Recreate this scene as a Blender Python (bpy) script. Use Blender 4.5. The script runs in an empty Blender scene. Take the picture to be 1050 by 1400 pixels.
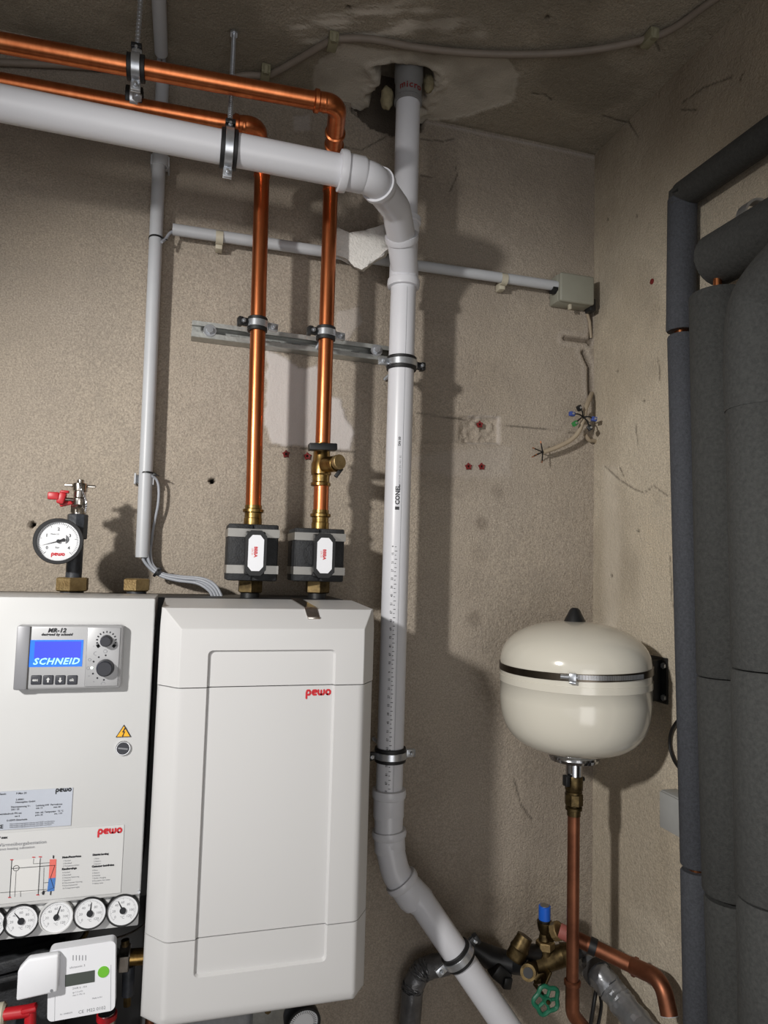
import bpy, bmesh, math, random
import numpy as np
from mathutils import Vector, Matrix
random.seed(7)
S = bpy.context.scene
COL = S.collection
PI = math.pi

# ---------------------------------------------------------------- camera
FPX, CAM = 950.0, Vector((0, -1.4, 1.5))
def cam_axes(yaw=math.radians(15.76), pitch=math.radians(4.476), roll=math.radians(1.525)):
    cy, sy, cp, sp = math.cos(yaw), math.sin(yaw), math.cos(pitch), math.sin(pitch)
    f = Vector((sy*cp, cy*cp, sp)); r = Vector((cy, -sy, 0)); u = r.cross(f)
    c, s = math.cos(roll), math.sin(roll)
    return c*r + s*u, -s*r + c*u, f
CR, CU, CF = cam_axes()
cd = bpy.data.cameras.new('camera'); cam = bpy.data.objects.new('camera', cd); COL.objects.link(cam)
cd.sensor_fit = 'VERTICAL'; cd.sensor_height = 35.0; cd.lens = 35.0*FPX/1400; cd.clip_start = .01
cam.matrix_world = Matrix(((CR.x, CU.x, -CF.x, CAM.x), (CR.y, CU.y, -CF.y, CAM.y), (CR.z, CU.z, -CF.z, CAM.z), (0, 0, 0, 1)))
S.camera = cam
# ---------------------------------------------------------------- light
w = bpy.data.worlds.new('world'); S.world = w; w.use_nodes = True
w.node_tree.nodes['Background'].inputs[0].default_value = (.93, .95, 1, 1)
w.node_tree.nodes['Background'].inputs[1].default_value = .62
LPOS = Vector((-.9, -1.4, 1.95))
ld = bpy.data.lights.new('work_lamp', 'SPOT'); lo = bpy.data.objects.new('work_lamp', ld); COL.objects.link(lo)
lo.location = LPOS; ld.energy = 116; ld.shadow_soft_size = .045; ld.color = (1, .97, .92)
ld.spot_size = math.radians(81); ld.spot_blend = .75
ad_ = bpy.data.lights.new('fill_light', 'AREA'); ao_ = bpy.data.objects.new('fill_light', ad_); COL.objects.link(ao_)  # added soft fill behind the camera, lifts the ceiling and shadows
ad_.shape = 'RECTANGLE'; ad_.size = 1.0; ad_.size_y = 1.6; ad_.energy = 13.5; ad_.color = (1, .97, .93)
ao_.location = (.1, -3.1, .75); ao_.rotation_euler = (Vector((.3, 0, 2.3)) - Vector((.1, -3.1, .75))).to_track_quat('-Z', 'Y').to_euler()
lo.rotation_euler = (Vector((.42, 0, 1.10)) - LPOS).to_track_quat('-Z', 'Y').to_euler()
S.view_settings.view_transform = 'Standard'; S.view_settings.look = 'None'
S.view_settings.exposure = -.1; S.view_settings.gamma = 1.0; S.view_settings.use_curve_mapping = False

# ---------------------------------------------------------------- photo pixel -> place
def ray(px, py): return CF*FPX + CR*(px-525) - CU*(py-700)
def W(px, py, Y): d = ray(px, py); return CAM + d*((Y-CAM.y)/d.y)
def WX(px, py, X): d = ray(px, py); return CAM + d*((X-CAM.x)/d.x)
def WZ(px, py, Z): d = ray(px, py); return CAM + d*((Z-CAM.z)/d.z)
XR, ZC = .894, 2.494
def V(*a): return Vector(a)

# ---------------------------------------------------------------- materials
def lin(c):
    c = c/255.0
    return c/12.92 if c <= .04045 else ((c+.055)/1.055)**2.4
def rgb(r, g, b): return (lin(r), lin(g), lin(b), 1)
MATS = {}
def mat(name, col, rough=.5, metal=0., var=.0, vscale=30, bump=0., bscale=200, coat=0, emit=None, estr=1, trans=0, col2=None, stretch=None):
    m = bpy.data.materials.new(name); m.use_nodes = True; nt = m.node_tree; b = nt.nodes['Principled BSDF']
    b.inputs['Base Color'].default_value = col; b.inputs['Roughness'].default_value = rough; b.inputs['Metallic'].default_value = metal
    if coat: b.inputs['Coat Weight'].default_value = coat; b.inputs['Coat Roughness'].default_value = .12
    if emit: b.inputs['Emission Color'].default_value = emit; b.inputs['Emission Strength'].default_value = estr
    if trans: b.inputs['Transmission Weight'].default_value = trans
    tc = nt.nodes.new('ShaderNodeTexCoord'); src = tc.outputs['Object']
    if stretch:
        mp = nt.nodes.new('ShaderNodeMapping'); mp.inputs['Scale'].default_value = stretch; nt.links.new(src, mp.inputs[0]); src = mp.outputs[0]
    if var or col2:
        n = nt.nodes.new('ShaderNodeTexNoise'); n.inputs['Scale'].default_value = vscale; n.inputs['Detail'].default_value = 5; n.inputs['Roughness'].default_value = .65
        nt.links.new(src, n.inputs['Vector'])
        rp = nt.nodes.new('ShaderNodeValToRGB'); rp.color_ramp.elements[0].position = .32; rp.color_ramp.elements[1].position = .68
        if col2 is None: col2 = tuple(c*(1-var) for c in col[:3]) + (1,)
        rp.color_ramp.elements[0].color = col2; rp.color_ramp.elements[1].color = col
        nt.links.new(n.outputs['Fac'], rp.inputs[0]); nt.links.new(rp.outputs[0], b.inputs['Base Color'])
    if bump:
        n2 = nt.nodes.new('ShaderNodeTexNoise'); n2.inputs['Scale'].default_value = bscale; n2.inputs['Detail'].default_value = 3
        nt.links.new(src, n2.inputs['Vector'])
        bp = nt.nodes.new('ShaderNodeBump'); bp.inputs['Strength'].default_value = bump; bp.inputs['Distance'].default_value = .002
        nt.links.new(n2.outputs['Fac'], bp.inputs['Height']); nt.links.new(bp.outputs[0], b.inputs['Normal'])
    MATS[name] = m; return m
mat('pvc', rgb(205, 206, 212), .32, var=.03, vscale=15)
mat('pvc_grey', rgb(120, 120, 120), .5, var=.12)
mat('conduit', rgb(184, 187, 192), .4, var=.05, vscale=20)
mat('copper', rgb(222, 138, 90), .32, 1, col2=rgb(190, 108, 66), vscale=9, stretch=(6, 6, 1))
mat('copper_dull', rgb(158, 102, 76), .45, .9, col2=rgb(112, 70, 52), vscale=14)
mat('copper_bright', rgb(230, 150, 100), .25, 1)
mat('brass', rgb(176, 148, 92), .3, 1, col2=rgb(120, 92, 52), vscale=60)
mat('brass_matte', rgb(172, 150, 108), .5, .8, col2=rgb(134, 112, 76), vscale=40, bump=.3, bscale=300)
mat('brass_dark', rgb(112, 96, 66), .45, 1, col2=rgb(62, 52, 36), vscale=70)
mat('zinc', rgb(204, 208, 214), .3, .8, var=.22, vscale=80)
mat('rail_zinc', rgb(186, 188, 185), .45, .8, var=.25, vscale=60, bump=.2)
mat('chrome', rgb(205, 206, 210), .14, 1)
mat('nickel', rgb(205, 198, 190), .2, 1, var=.3, vscale=120)
mat('silver', rgb(168, 166, 162), .4, .9, var=.12)
mat('rubber', rgb(20, 21, 23), .55)
mat('black', rgb(26, 27, 29), .45, var=.2)
mat('black_gloss', rgb(14, 15, 18), .4)
mat('eps_black', rgb(40, 42, 46), .65, col2=rgb(24, 25, 27), vscale=90, bump=.5, bscale=350)
mat('painted_pipe', rgb(58, 62, 70), .45, col2=rgb(40, 43, 48), vscale=80, bump=.3)
mat('cabinet', rgb(200, 201, 202), .38, var=.015, vscale=10)
mat('cabinet_box', rgb(200, 201, 202), .42, var=.02, vscale=10)
mat('cover_white', rgb(203, 203, 204), .36)
mat('seam', rgb(60, 58, 56), .8)
mat('tank', rgb(214, 210, 198), .16, coat=.5)
mat('foam', rgb(78, 81, 88), .85, col2=rgb(60, 62, 68), vscale=250, bump=.5, bscale=500)
mat('foam_dark', rgb(70, 71, 70), .9, col2=rgb(54, 55, 55), vscale=180, bump=.5, bscale=400)
mat('eps_white', rgb(226, 224, 220), .8, var=.1, vscale=90, bump=1, bscale=260)
mat('pu_foam', rgb(138, 128, 100), .8, var=.3, vscale=60, bump=1, bscale=150)
mat('mortar', rgb(176, 166, 152), .95, var=.35, vscale=40, bump=1, bscale=120)
mat('jbox', rgb(146, 146, 134), .5, var=.05)
mat('jbox_light', rgb(166, 167, 166), .5, var=.06)
mat('clip', rgb(188, 182, 164), .5)
mat('clip_dull', rgb(136, 132, 108), .6)
mat('cable_grey', rgb(150, 154, 162), .42)
mat('cable_beige', rgb(164, 150, 130), .55, var=.1)
mat('cable_ceiling', rgb(132, 121, 110), .6, var=.15)
mat('red', rgb(186, 30, 40), .4, var=.15)
mat('plug_red', rgb(128, 32, 32), .6, var=.4, vscale=200)
mat('print_red', rgb(200, 32, 44), .5)
mat('print_black', rgb(26, 28, 34), .5)
mat('print_grey', rgb(130, 132, 138), .6)
mat('print_blue', rgb(70, 120, 190), .5)
mat('print_salmon', rgb(222, 110, 100), .5)
mat('print_lightgrey', rgb(212, 212, 212), .6)
mat('sticker_silver', rgb(186, 192, 204), .35, .2, var=.04)
mat('sticker_white', rgb(202, 203, 204), .4)
mat('yellow', rgb(240, 178, 30), .45)
mat('green_dot', rgb(110, 190, 50), .5)
mat('green', rgb(30, 112, 84), .45, var=.3)
mat('blue', rgb(26, 92, 196), .4, var=.1)
mat('terminal_blue', rgb(58, 78, 150), .4)
mat('terminal_green', rgb(50, 130, 70), .4)
mat('dial', rgb(226, 228, 232), .4)
mat('ctrl', rgb(172, 173, 176), .42, .25, var=.04)
mat('ctrl_dark', rgb(140, 141, 146), .45, .25)
mat('key', rgb(52, 54, 62), .45)
mat('knob', rgb(46, 48, 56), .45, var=.2)
mat('lcd', rgb(30, 60, 200), .3, emit=rgb(88, 84, 250), estr=.5)
mat('lcd_edge', rgb(30, 100, 220), .3, emit=rgb(30, 120, 245), estr=.5)
mat('lcd_text', rgb(150, 210, 255), .3, emit=rgb(150, 205, 255), estr=.8)
mat('led', rgb(240, 255, 240), .3, emit=rgb(230, 255, 235), estr=1)
mat('lcd_off', rgb(74, 80, 76), .3)
mat('foil', rgb(158, 160, 164), .3, .6, var=.35, vscale=25, bump=1, bscale=40)
mat('foil_dark', rgb(112, 112, 114), .35, .4, var=.4, vscale=25, bump=1, bscale=60)
mat('tape', rgb(52, 50, 50), .6)
mat('plastic_white', rgb(232, 234, 240), .33)
mat('wire', rgb(18, 18, 20), .4)
mat('floor', rgb(120, 112, 104), .9, var=.2, vscale=4)
mat('room', rgb(172, 162, 148), .9, var=.1, vscale=4)
mat('void', rgb(30, 27, 24), 1)

# ---------------------------------------------------------------- mesh helpers
class MB:
    def __init__(s): s.v = []; s.f = []
    def add(s, vs, fs):
        o = len(s.v); s.v += [Vector(p) for p in vs]; s.f += [tuple(i+o for i in f) for f in fs]; return s
    def frombm(s, bm, M=None):
        bm.verts.index_update()
        s.add([(M @ v.co) if M else v.co.copy() for v in bm.verts], [[v.index for v in f.verts] for f in bm.faces]); bm.free(); return s
    def box(s, c, size, rot=None, bev=0, seg=2):
        bm = bmesh.new(); bmesh.ops.create_cube(bm, size=1)
        for v in bm.verts: v.co = Vector((v.co.x*size[0], v.co.y*size[1], v.co.z*size[2]))
        if bev: bmesh.ops.bevel(bm, geom=bm.edges[:], offset=bev, segments=seg, profile=.5, affect='EDGES')
        M = Matrix.Translation(Vector(c)) @ (rot.to_4x4() if rot else Matrix.Identity(4))
        return s.frombm(bm, M)
    def span(s, x0, x1, y0, y1, z0, z1, bev=0, seg=2):
        return s.box(((x0+x1)/2, (y0+y1)/2, (z0+z1)/2), (abs(x1-x0), abs(y1-y0), abs(z1-z0)), None, bev, seg)
    def sweep(s, pts, r, n=20, caps=True, closed=False, ell=1.0, up=None):
        pts = [Vector(p) for p in pts]; N = len(pts)
        rs = r if isinstance(r, (list, tuple)) else [r]*N
        T = []
        for i in range(N):
            if closed: t = pts[(i+1) % N]-pts[i-1]
            else: t = pts[min(i+1, N-1)]-pts[max(i-1, 0)]
            T.append(t.normalized() if t.length > 1e-9 else (T[-1] if T else V(0, 0, 1)))
        a = Vector(up) if up else (V(0, 0, 1) if abs(T[0].z) < .9 else V(0, 1, 0))
        nn = (a - T[0]*a.dot(T[0])).normalized(); vs = []
        for i in range(N):
            if i:
                q = T[i-1].rotation_difference(T[i]); nn = q @ nn
                nn = (nn - T[i]*nn.dot(T[i])).normalized()
            b = T[i].cross(nn)
            for k in range(n):
                an = 2*PI*k/n; vs.append(pts[i] + (nn*math.cos(an)*ell + b*math.sin(an))*rs[i])
        fs = []
        for i in range(N if closed else N-1):
            j = (i+1) % N
            for k in range(n):
                k2 = (k+1) % n; fs.append((i*n+k, i*n+k2, j*n+k2, j*n+k))
        if caps and not closed: fs.append(tuple(range(n-1, -1, -1))); fs.append(tuple((N-1)*n+k for k in range(n)))
        return s.add(vs, fs)
    def lathe(s, o, ax, prof, n=32):
        # prof: (radius, distance along axis)
        ax = Vector(ax).normalized(); o = Vector(o)
        a = V(0, 0, 1) if abs(ax.z) < .9 else V(0, 1, 0); nn = (a-ax*a.dot(ax)).normalized(); b = ax.cross(nn)
        vs = []; fs = []
        for r, h in prof:
            for k in range(n):
                an = 2*PI*k/n; vs.append(o+ax*h+(nn*math.cos(an)+b*math.sin(an))*max(r, 1e-5))
        for i in range(len(prof)-1):
            for k in range(n):
                k2 = (k+1) % n; fs.append((i*n+k, i*n+k2, (i+1)*n+k2, (i+1)*n+k))
        if prof[0][0] > 1e-4: fs.append(tuple(range(n-1, -1, -1)))
        if prof[-1][0] > 1e-4: fs.append(tuple((len(prof)-1)*n+k for k in range(n)))
        return s.add(vs, fs)
    def ring(s, o, ax, ri, ro, h, n=36, bev=.0):
        b = bev
        return s.lathe_open(o, ax, [(ri, -h/2), (ro-b, -h/2), (ro, -h/2+b), (ro, h/2-b), (ro-b, h/2), (ri, h/2), (ri, -h/2)], n)
    def lathe_open(s, o, ax, prof, n=36):
        ax = Vector(ax).normalized(); o = Vector(o)
        a = V(0, 0, 1) if abs(ax.z) < .9 else V(0, 1, 0); nn = (a-ax*a.dot(ax)).normalized(); b = ax.cross(nn)
        vs = [o+ax*h+(nn*math.cos(2*PI*k/n)+b*math.sin(2*PI*k/n))*r for r, h in prof for k in range(n)]
        fs = [(i*n+k, i*n+(k+1) % n, (i+1)*n+(k+1) % n, (i+1)*n+k) for i in range(len(prof)-1) for k in range(n)]
        return s.add(vs, fs)
    def cyl(s, a, b, r, r2=None, n=24, bev=0):
        a, b = Vector(a), Vector(b); L = (b-a).length; r2 = r if r2 is None else r2
        pr = [(r, 0), (r2, L)] if not bev else [(r-bev, 0), (r, bev), (r2, L-bev), (r2-bev, L)]
        return s.lathe(a, b-a, pr, n)
    def hexa(s, a, b, r, n=6):
        a, b = Vector(a), Vector(b); L = (b-a).length
        return s.lathe(a, b-a, [(r*.9, 0), (r, .0018), (r, L-.0018), (r*.9, L)], n)
    def plate(s, poly, o, ux, uy, depth):
        # poly 2d in (ux,uy), extruded along normal ux x uy by depth (front) from 0
        o, ux, uy = Vector(o), Vector(ux).normalized(), Vector(uy).normalized(); nz = ux.cross(uy)
        n = len(poly); vs = [o+ux*x+uy*y for x, y in poly] + [o+ux*x+uy*y+nz*depth for x, y in poly]
        fs = [tuple(range(n-1, -1, -1)), tuple(range(n, 2*n))] + [(i, (i+1) % n, n+(i+1) % n, n+i) for i in range(n)]
        return s.add(vs, fs)
    def build(s, name, material, parent=None, smooth=35, **kw):
        me = bpy.data.meshes.new(name); me.from_pydata([tuple(p) for p in s.v], [], s.f); me.validate()
        bm = bmesh.new(); bm.from_mesh(me); bmesh.ops.recalc_face_normals(bm, faces=bm.faces[:]); bm.to_mesh(me); bm.free()
        if smooth: me.shade_smooth(); me.set_sharp_from_angle(angle=math.radians(smooth))
        me.materials.append(MATS[material] if isinstance(material, str) else material)
        ob = bpy.data.objects.new(name, me); COL.objects.link(ob)
        if parent:
            ob.parent = parent; ob.matrix_parent_inverse = Matrix.Translation(parent_world(parent)).inverted()
        for k, val in kw.items(): ob[k] = val
        return ob
def parent_world(p):
    t = Vector(p.location)
    if p.parent: t = t + parent_world(p.parent) if p.type == 'EMPTY' else t
    return t
def tag(o, label, cat, group=None):
    o['label'] = label; o['category'] = cat
    if group: o['group'] = group
    return o
def thing(name, label, cat, loc=(0, 0, 0), group=None):
    o = bpy.data.objects.new(name, None); COL.objects.link(o); o.location = loc; o.empty_display_size = .02
    return tag(o, label, cat, group)
def fillet(pts, rad, n=9):
    pts = [Vector(p) for p in pts]; out = [pts[0]]
    for i in range(1, len(pts)-1):
        r = rad[i-1] if isinstance(rad, (list, tuple)) else rad
        a = (pts[i-1]-pts[i]); b = (pts[i+1]-pts[i]); la, lb = a.length, b.length; a.normalize(); b.normalize()
        ang = a.angle(b); 
        if ang > PI-.02: out.append(pts[i]); continue
        d = min(r/math.tan(ang/2), la*.49, lb*.49)
        p0, p1 = pts[i]+a*d, pts[i]+b*d; rr = d*math.tan(ang/2)
        c = pts[i] + (a+b).normalized()*(rr/math.sin(ang/2))
        v0, v1 = p0-c, p1-c
        th = v0.angle(v1); sn = math.sin(th)
        for k in range(n+1): out.append(c + v0*(math.sin(th*(1-k/n))/sn) + v1*(math.sin(th*k/n)/sn))
    out.append(pts[-1]); return out
def spline(pts, n=8):
    P = [Vector(p) for p in pts]; P = [P[0]*2-P[1]] + P + [P[-1]*2-P[-2]]; out = []
    for i in range(1, len(P)-2):
        for k in range(n):
            t = k/n; a, b, c, d = P[i-1], P[i], P[i+1], P[i+2]
            out.append(.5*((2*b)+(c-a)*t+(2*a-5*b+4*c-d)*t*t+(3*b-a-3*c+d)*t**3))
    out.append(P[-2]); return out
TK = 1.0
def text_verts(s, size, bold=0, shear=0, align='LEFT', spacing=1.0):
    c = bpy.data.curves.new('t', 'FONT'); c.body = s; c.size = size*TK; c.offset = bold*TK; c.shear = shear; c.align_x = align; c.space_character = spacing
    c.resolution_u = 2
    o = bpy.data.objects.new('t', c); COL.objects.link(o); dg = bpy.context.evaluated_depsgraph_get()
    me = bpy.data.meshes.new_from_object(o.evaluated_get(dg)); bpy.data.objects.remove(o); bpy.data.curves.remove(c)
    vs = [(v.co.x, v.co.y) for v in me.vertices]; fs = [tuple(p.vertices) for p in me.polygons]; bpy.data.meshes.remove(me)
    return vs, fs
def put_text(mb, s, size, o, ux, uy, **k):
    vs, fs = text_verts(s, size, **k); o, ux, uy = Vector(o), Vector(ux).normalized(), Vector(uy).normalized()
    mb.add([o+ux*x+uy*y for x, y in vs], fs); return mb
def stroke(mb, pts, wd, o, ux, uy, n=8):
    # flat ribbon lettering stroke with round ends
    o, ux, uy = Vector(o), Vector(ux).normalized(), Vector(uy).normalized(); nz = ux.cross(uy)
    for i in range(len(pts)-1):
        (x0, y0), (x1, y1) = pts[i], pts[i+1]; L = math.hypot(x1-x0, y1-y0) or 1e-9; nx, ny = -(y1-y0)/L*wd/2, (x1-x0)/L*wd/2
        e = nz*(.00002*(i % 3))
        mb.add([o+ux*(x0+nx)+uy*(y0+ny)+e, o+ux*(x1+nx)+uy*(y1+ny)+e, o+ux*(x1-nx)+uy*(y1-ny)+e, o+ux*(x0-nx)+uy*(y0-ny)+e], [(0, 1, 2, 3)])
    for j, (x, y) in enumerate(pts):
        e = nz*.00007
        mb.add([o+ux*(x+math.cos(2*PI*k/n)*wd/2)+uy*(y+math.sin(2*PI*k/n)*wd/2)+e for k in range(n)], [tuple(range(n))])
def rr2(x0, x1, y0, y1, r, n=4):
    out = []
    for cx, cy, a0 in ((x1-r, y1-r, 0), (x0+r, y1-r, 90), (x0+r, y0+r, 180), (x1-r, y0+r, 270)):
        for k in range(n+1): a = math.radians(a0+90*k/n); out.append((cx+r*math.cos(a), cy+r*math.sin(a)))
    return out
def logo(mb, o, ux, uy, h):
    # the 'pewo' word mark in rounded strokes, x-height h
    h = h*TK; u = h; wd = .34*h
    def P(pts, dx): stroke(mb, [(x*u+dx*u, y*u) for x, y in pts], wd, o, ux, uy)
    P([(.12, -.42), (.12, .5), (.25, .86), (.6, .86), (.75, .65), (.75, .35), (.6, .14), (.25, .14)], 0)
    P([(.72, .14), (.3, .14), (.12, .35), (.12, .65), (.3, .86), (.72, .86), (.78, .6), (.34, .5)], 1.02)
    P([(.12, .86), (.12, .35), (.28, .14), (.62, .14), (.62, .8)], 2.02); P([(.62, .14), (.98, .14), (1.12, .35), (1.12, .86)], 2.02)
    P([(.3, .14), (.12, .35), (.12, .65), (.3, .86), (.62, .86), (.8, .65), (.8, .35), (.62, .14), (.3, .14)], 3.4)

# ---------------------------------------------------------------- noise
def hsh(ix, iy, seed):
    n = (ix.astype(np.int64)*374761393 + iy.astype(np.int64)*668265263 + seed*1442695041) & 0xffffffff
    n = ((n ^ (n >> 13))*1274126177) & 0xffffffff
    return ((n ^ (n >> 16)) & 0xffff)/65535.0
def vn(x, y, sc, seed=0):
    x = x/sc; y = y/sc; ix = np.floor(x); iy = np.floor(y); fx = x-ix; fy = y-iy; fx = fx*fx*(3-2*fx); fy = fy*fy*(3-2*fy)
    a = hsh(ix, iy, seed); b = hsh(ix+1, iy, seed); c = hsh(ix, iy+1, seed); d = hsh(ix+1, iy+1, seed)
    return (a*(1-fx)+b*fx)*(1-fy)+(c*(1-fx)+d*fx)*fy
def fbm(x, y, sc, seed=0, o=4):
    t = 0; am = .5
    for i in range(o): t = t+vn(x, y, sc/2**i, seed+i)*am; am *= .5
    return t
def ss(a, b, x): t = np.clip((x-a)/(b-a), 0, 1); return t*t*(3-2*t)
def seg_dist(x, y, pts):
    d = np.full(x.shape, 1e9)
    for (ax, ay), (bx, by) in zip(pts[:-1], pts[1:]):
        L = (bx-ax)**2+(by-ay)**2+1e-12; t = np.clip(((x-ax)*(bx-ax)+(y-ay)*(by-ay))/L, 0, 1)
        d = np.minimum(d, np.hypot(x-ax-t*(bx-ax), y-ay-t*(by-ay)))
    return d
def poly_sd(x, y, P):
    ins = np.zeros(x.shape, bool); n = len(P)
    for i in range(n):
        (ax, ay), (bx, by) = P[i], P[(i+1) % n]
        c = ((ay > y) != (by > y)) & (x < (bx-ax)*(y-ay)/((by-ay) if abs(by-ay) > 1e-12 else 1e-12)+ax); ins ^= c
    d = seg_dist(x, y, list(P)+[P[0]]); return np.where(ins, -d, d)

# ---------------------------------------------------------------- plaster surfaces (real relief on a fine grid)
def plaster_mat(name, base, dark, white, warm):
    m = bpy.data.materials.new(name); m.use_nodes = True; nt = m.node_tree; N = nt.nodes; L = nt.links; b = N['Principled BSDF']
    b.inputs['Roughness'].default_value = .95; b.inputs['Specular IOR Level'].default_value = .15
    tc = N.new('ShaderNodeTexCoord'); at = N.new('ShaderNodeAttribute'); at.attribute_name = 'marks'; sp = N.new('ShaderNodeSeparateColor'); L.new(at.outputs['Color'], sp.inputs[0])
    def noise(sc, det=5, ro=.6):
        n = N.new('ShaderNodeTexNoise'); n.inputs['Scale'].default_value = sc; n.inputs['Detail'].default_value = det; n.inputs['Roughness'].default_value = ro
        L.new(tc.outputs['Object'], n.inputs['Vector']); return n.outputs['Fac']
    def mix(f, a, c, blend='MIX'):
        x = N.new('ShaderNodeMix'); x.data_type = 'RGBA'; x.blend_type = blend
        if isinstance(f, float): x.inputs[0].default_value = f
        else: L.new(f, x.inputs[0])
        for i, q in ((6, a), (7, c)):
            if isinstance(q, tuple): x.inputs[i].default_value = q
            else: L.new(q, x.inputs[i])
        return x.outputs[2]
    def rmp(v, a, c):
        x = N.new('ShaderNodeMapRange'); x.inputs[1].default_value = a; x.inputs[2].default_value = c; x.clamp = True; L.new(v, x.inputs[0]); return x.outputs[0]
    c = mix(rmp(noise(3.5), .35, .7), base, warm)
    c = mix(rmp(noise(14), .4, .75), c, tuple(q*.88 for q in base[:3])+(1,))
    gr = rmp(noise(330, 3, .7), .38, .66)
    c = mix(gr, mix(.8, c, tuple(q*.55 for q in base[:3])+(1,)), c)
    c = mix(sp.outputs[0], c, white); c = mix(sp.outputs[1], c, dark); c = mix(sp.outputs[2], c, (.018, .014, .011, 1))
    L.new(c, b.inputs['Base Color'])
    bp = N.new('ShaderNodeBump'); bp.inputs['Strength'].default_value = .8; bp.inputs['Distance'].default_value = .003
    ad = N.new('ShaderNodeMath'); ad.operation = 'MULTIPLY_ADD'; L.new(noise(260, 3, .6), ad.inputs[0]); ad.inputs[1].default_value = 1.0
    L.new(rmp(noise(70, 2), 0, 1), ad.inputs[2])
    mu = N.new('ShaderNodeMath'); mu.operation = 'MULTIPLY'; L.new(ad.outputs[0], mu.inputs[0])
    iv = N.new('ShaderNodeMapRange'); iv.inputs[3].default_value = 1; iv.inputs[4].default_value = .35; L.new(sp.outputs[0], iv.inputs[0]); L.new(iv.outputs[0], mu.inputs[1])
    L.new(mu.outputs[0], bp.inputs['Height']); L.new(bp.outputs[0], b.inputs['Normal']); MATS[name] = m
plaster_mat('plaster', rgb(181, 170, 157), rgb(98, 88, 78), rgb(198, 192, 190), rgb(186, 173, 155))
plaster_mat('plaster_right', rgb(217, 206, 188), rgb(132, 120, 104), rgb(230, 221, 206), rgb(220, 205, 181))  # base lighter than the back wall to make up for lamp falloff
plaster_mat('concrete', rgb(172, 163, 148), rgb(112, 105, 92), rgb(206, 199, 188), rgb(164, 152, 132))
def axis(lo, a, b, hi, st):
    return np.unique(np.concatenate([np.linspace(lo, a, 6), np.arange(a, b, st), np.linspace(b, hi, 5)]))
def surface(name, U, Vv, pos, height, matname):
    u, v = np.meshgrid(U, Vv, indexing='ij'); h, marks = height(u, v); p = pos(u, v, h)
    co = np.stack(p, -1).reshape(-1, 3); nu, nv = u.shape
    i = np.arange((nu-1)*(nv-1)); a = (i//(nv-1))*nv + i % (nv-1); f = np.stack([a, a+1, a+nv+1, a+nv], -1)
    me = bpy.data.meshes.new(name); me.vertices.add(len(co)); me.vertices.foreach_set('co', co.ravel()); me.loops.add(f.size); me.loops.foreach_set('vertex_index', f.ravel())
    me.polygons.add(len(f)); me.polygons.foreach_set('loop_start', np.arange(len(f))*4); me.update(calc_edges=True); me.shade_smooth()
    at = me.color_attributes.new('marks', 'FLOAT_COLOR', 'POINT'); c = np.concatenate([np.clip(np.stack(marks, -1), 0, 1).reshape(-1, 3), np.ones((len(co), 1))], 1); at.data.foreach_set('color', c.ravel())
    me.materials.append(MATS[matname]); o = bpy.data.objects.new(name, me); COL.objects.link(o); o['kind'] = 'structure'; return o
def bw(px, py): p = W(px, py, 0); return (p.x, p.z)
def rw(px, py): p = WX(px, py, XR); return (p.y, p.z)
def cw(px, py): p = WZ(px, py, ZC); return (p.x, p.y)
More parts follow.
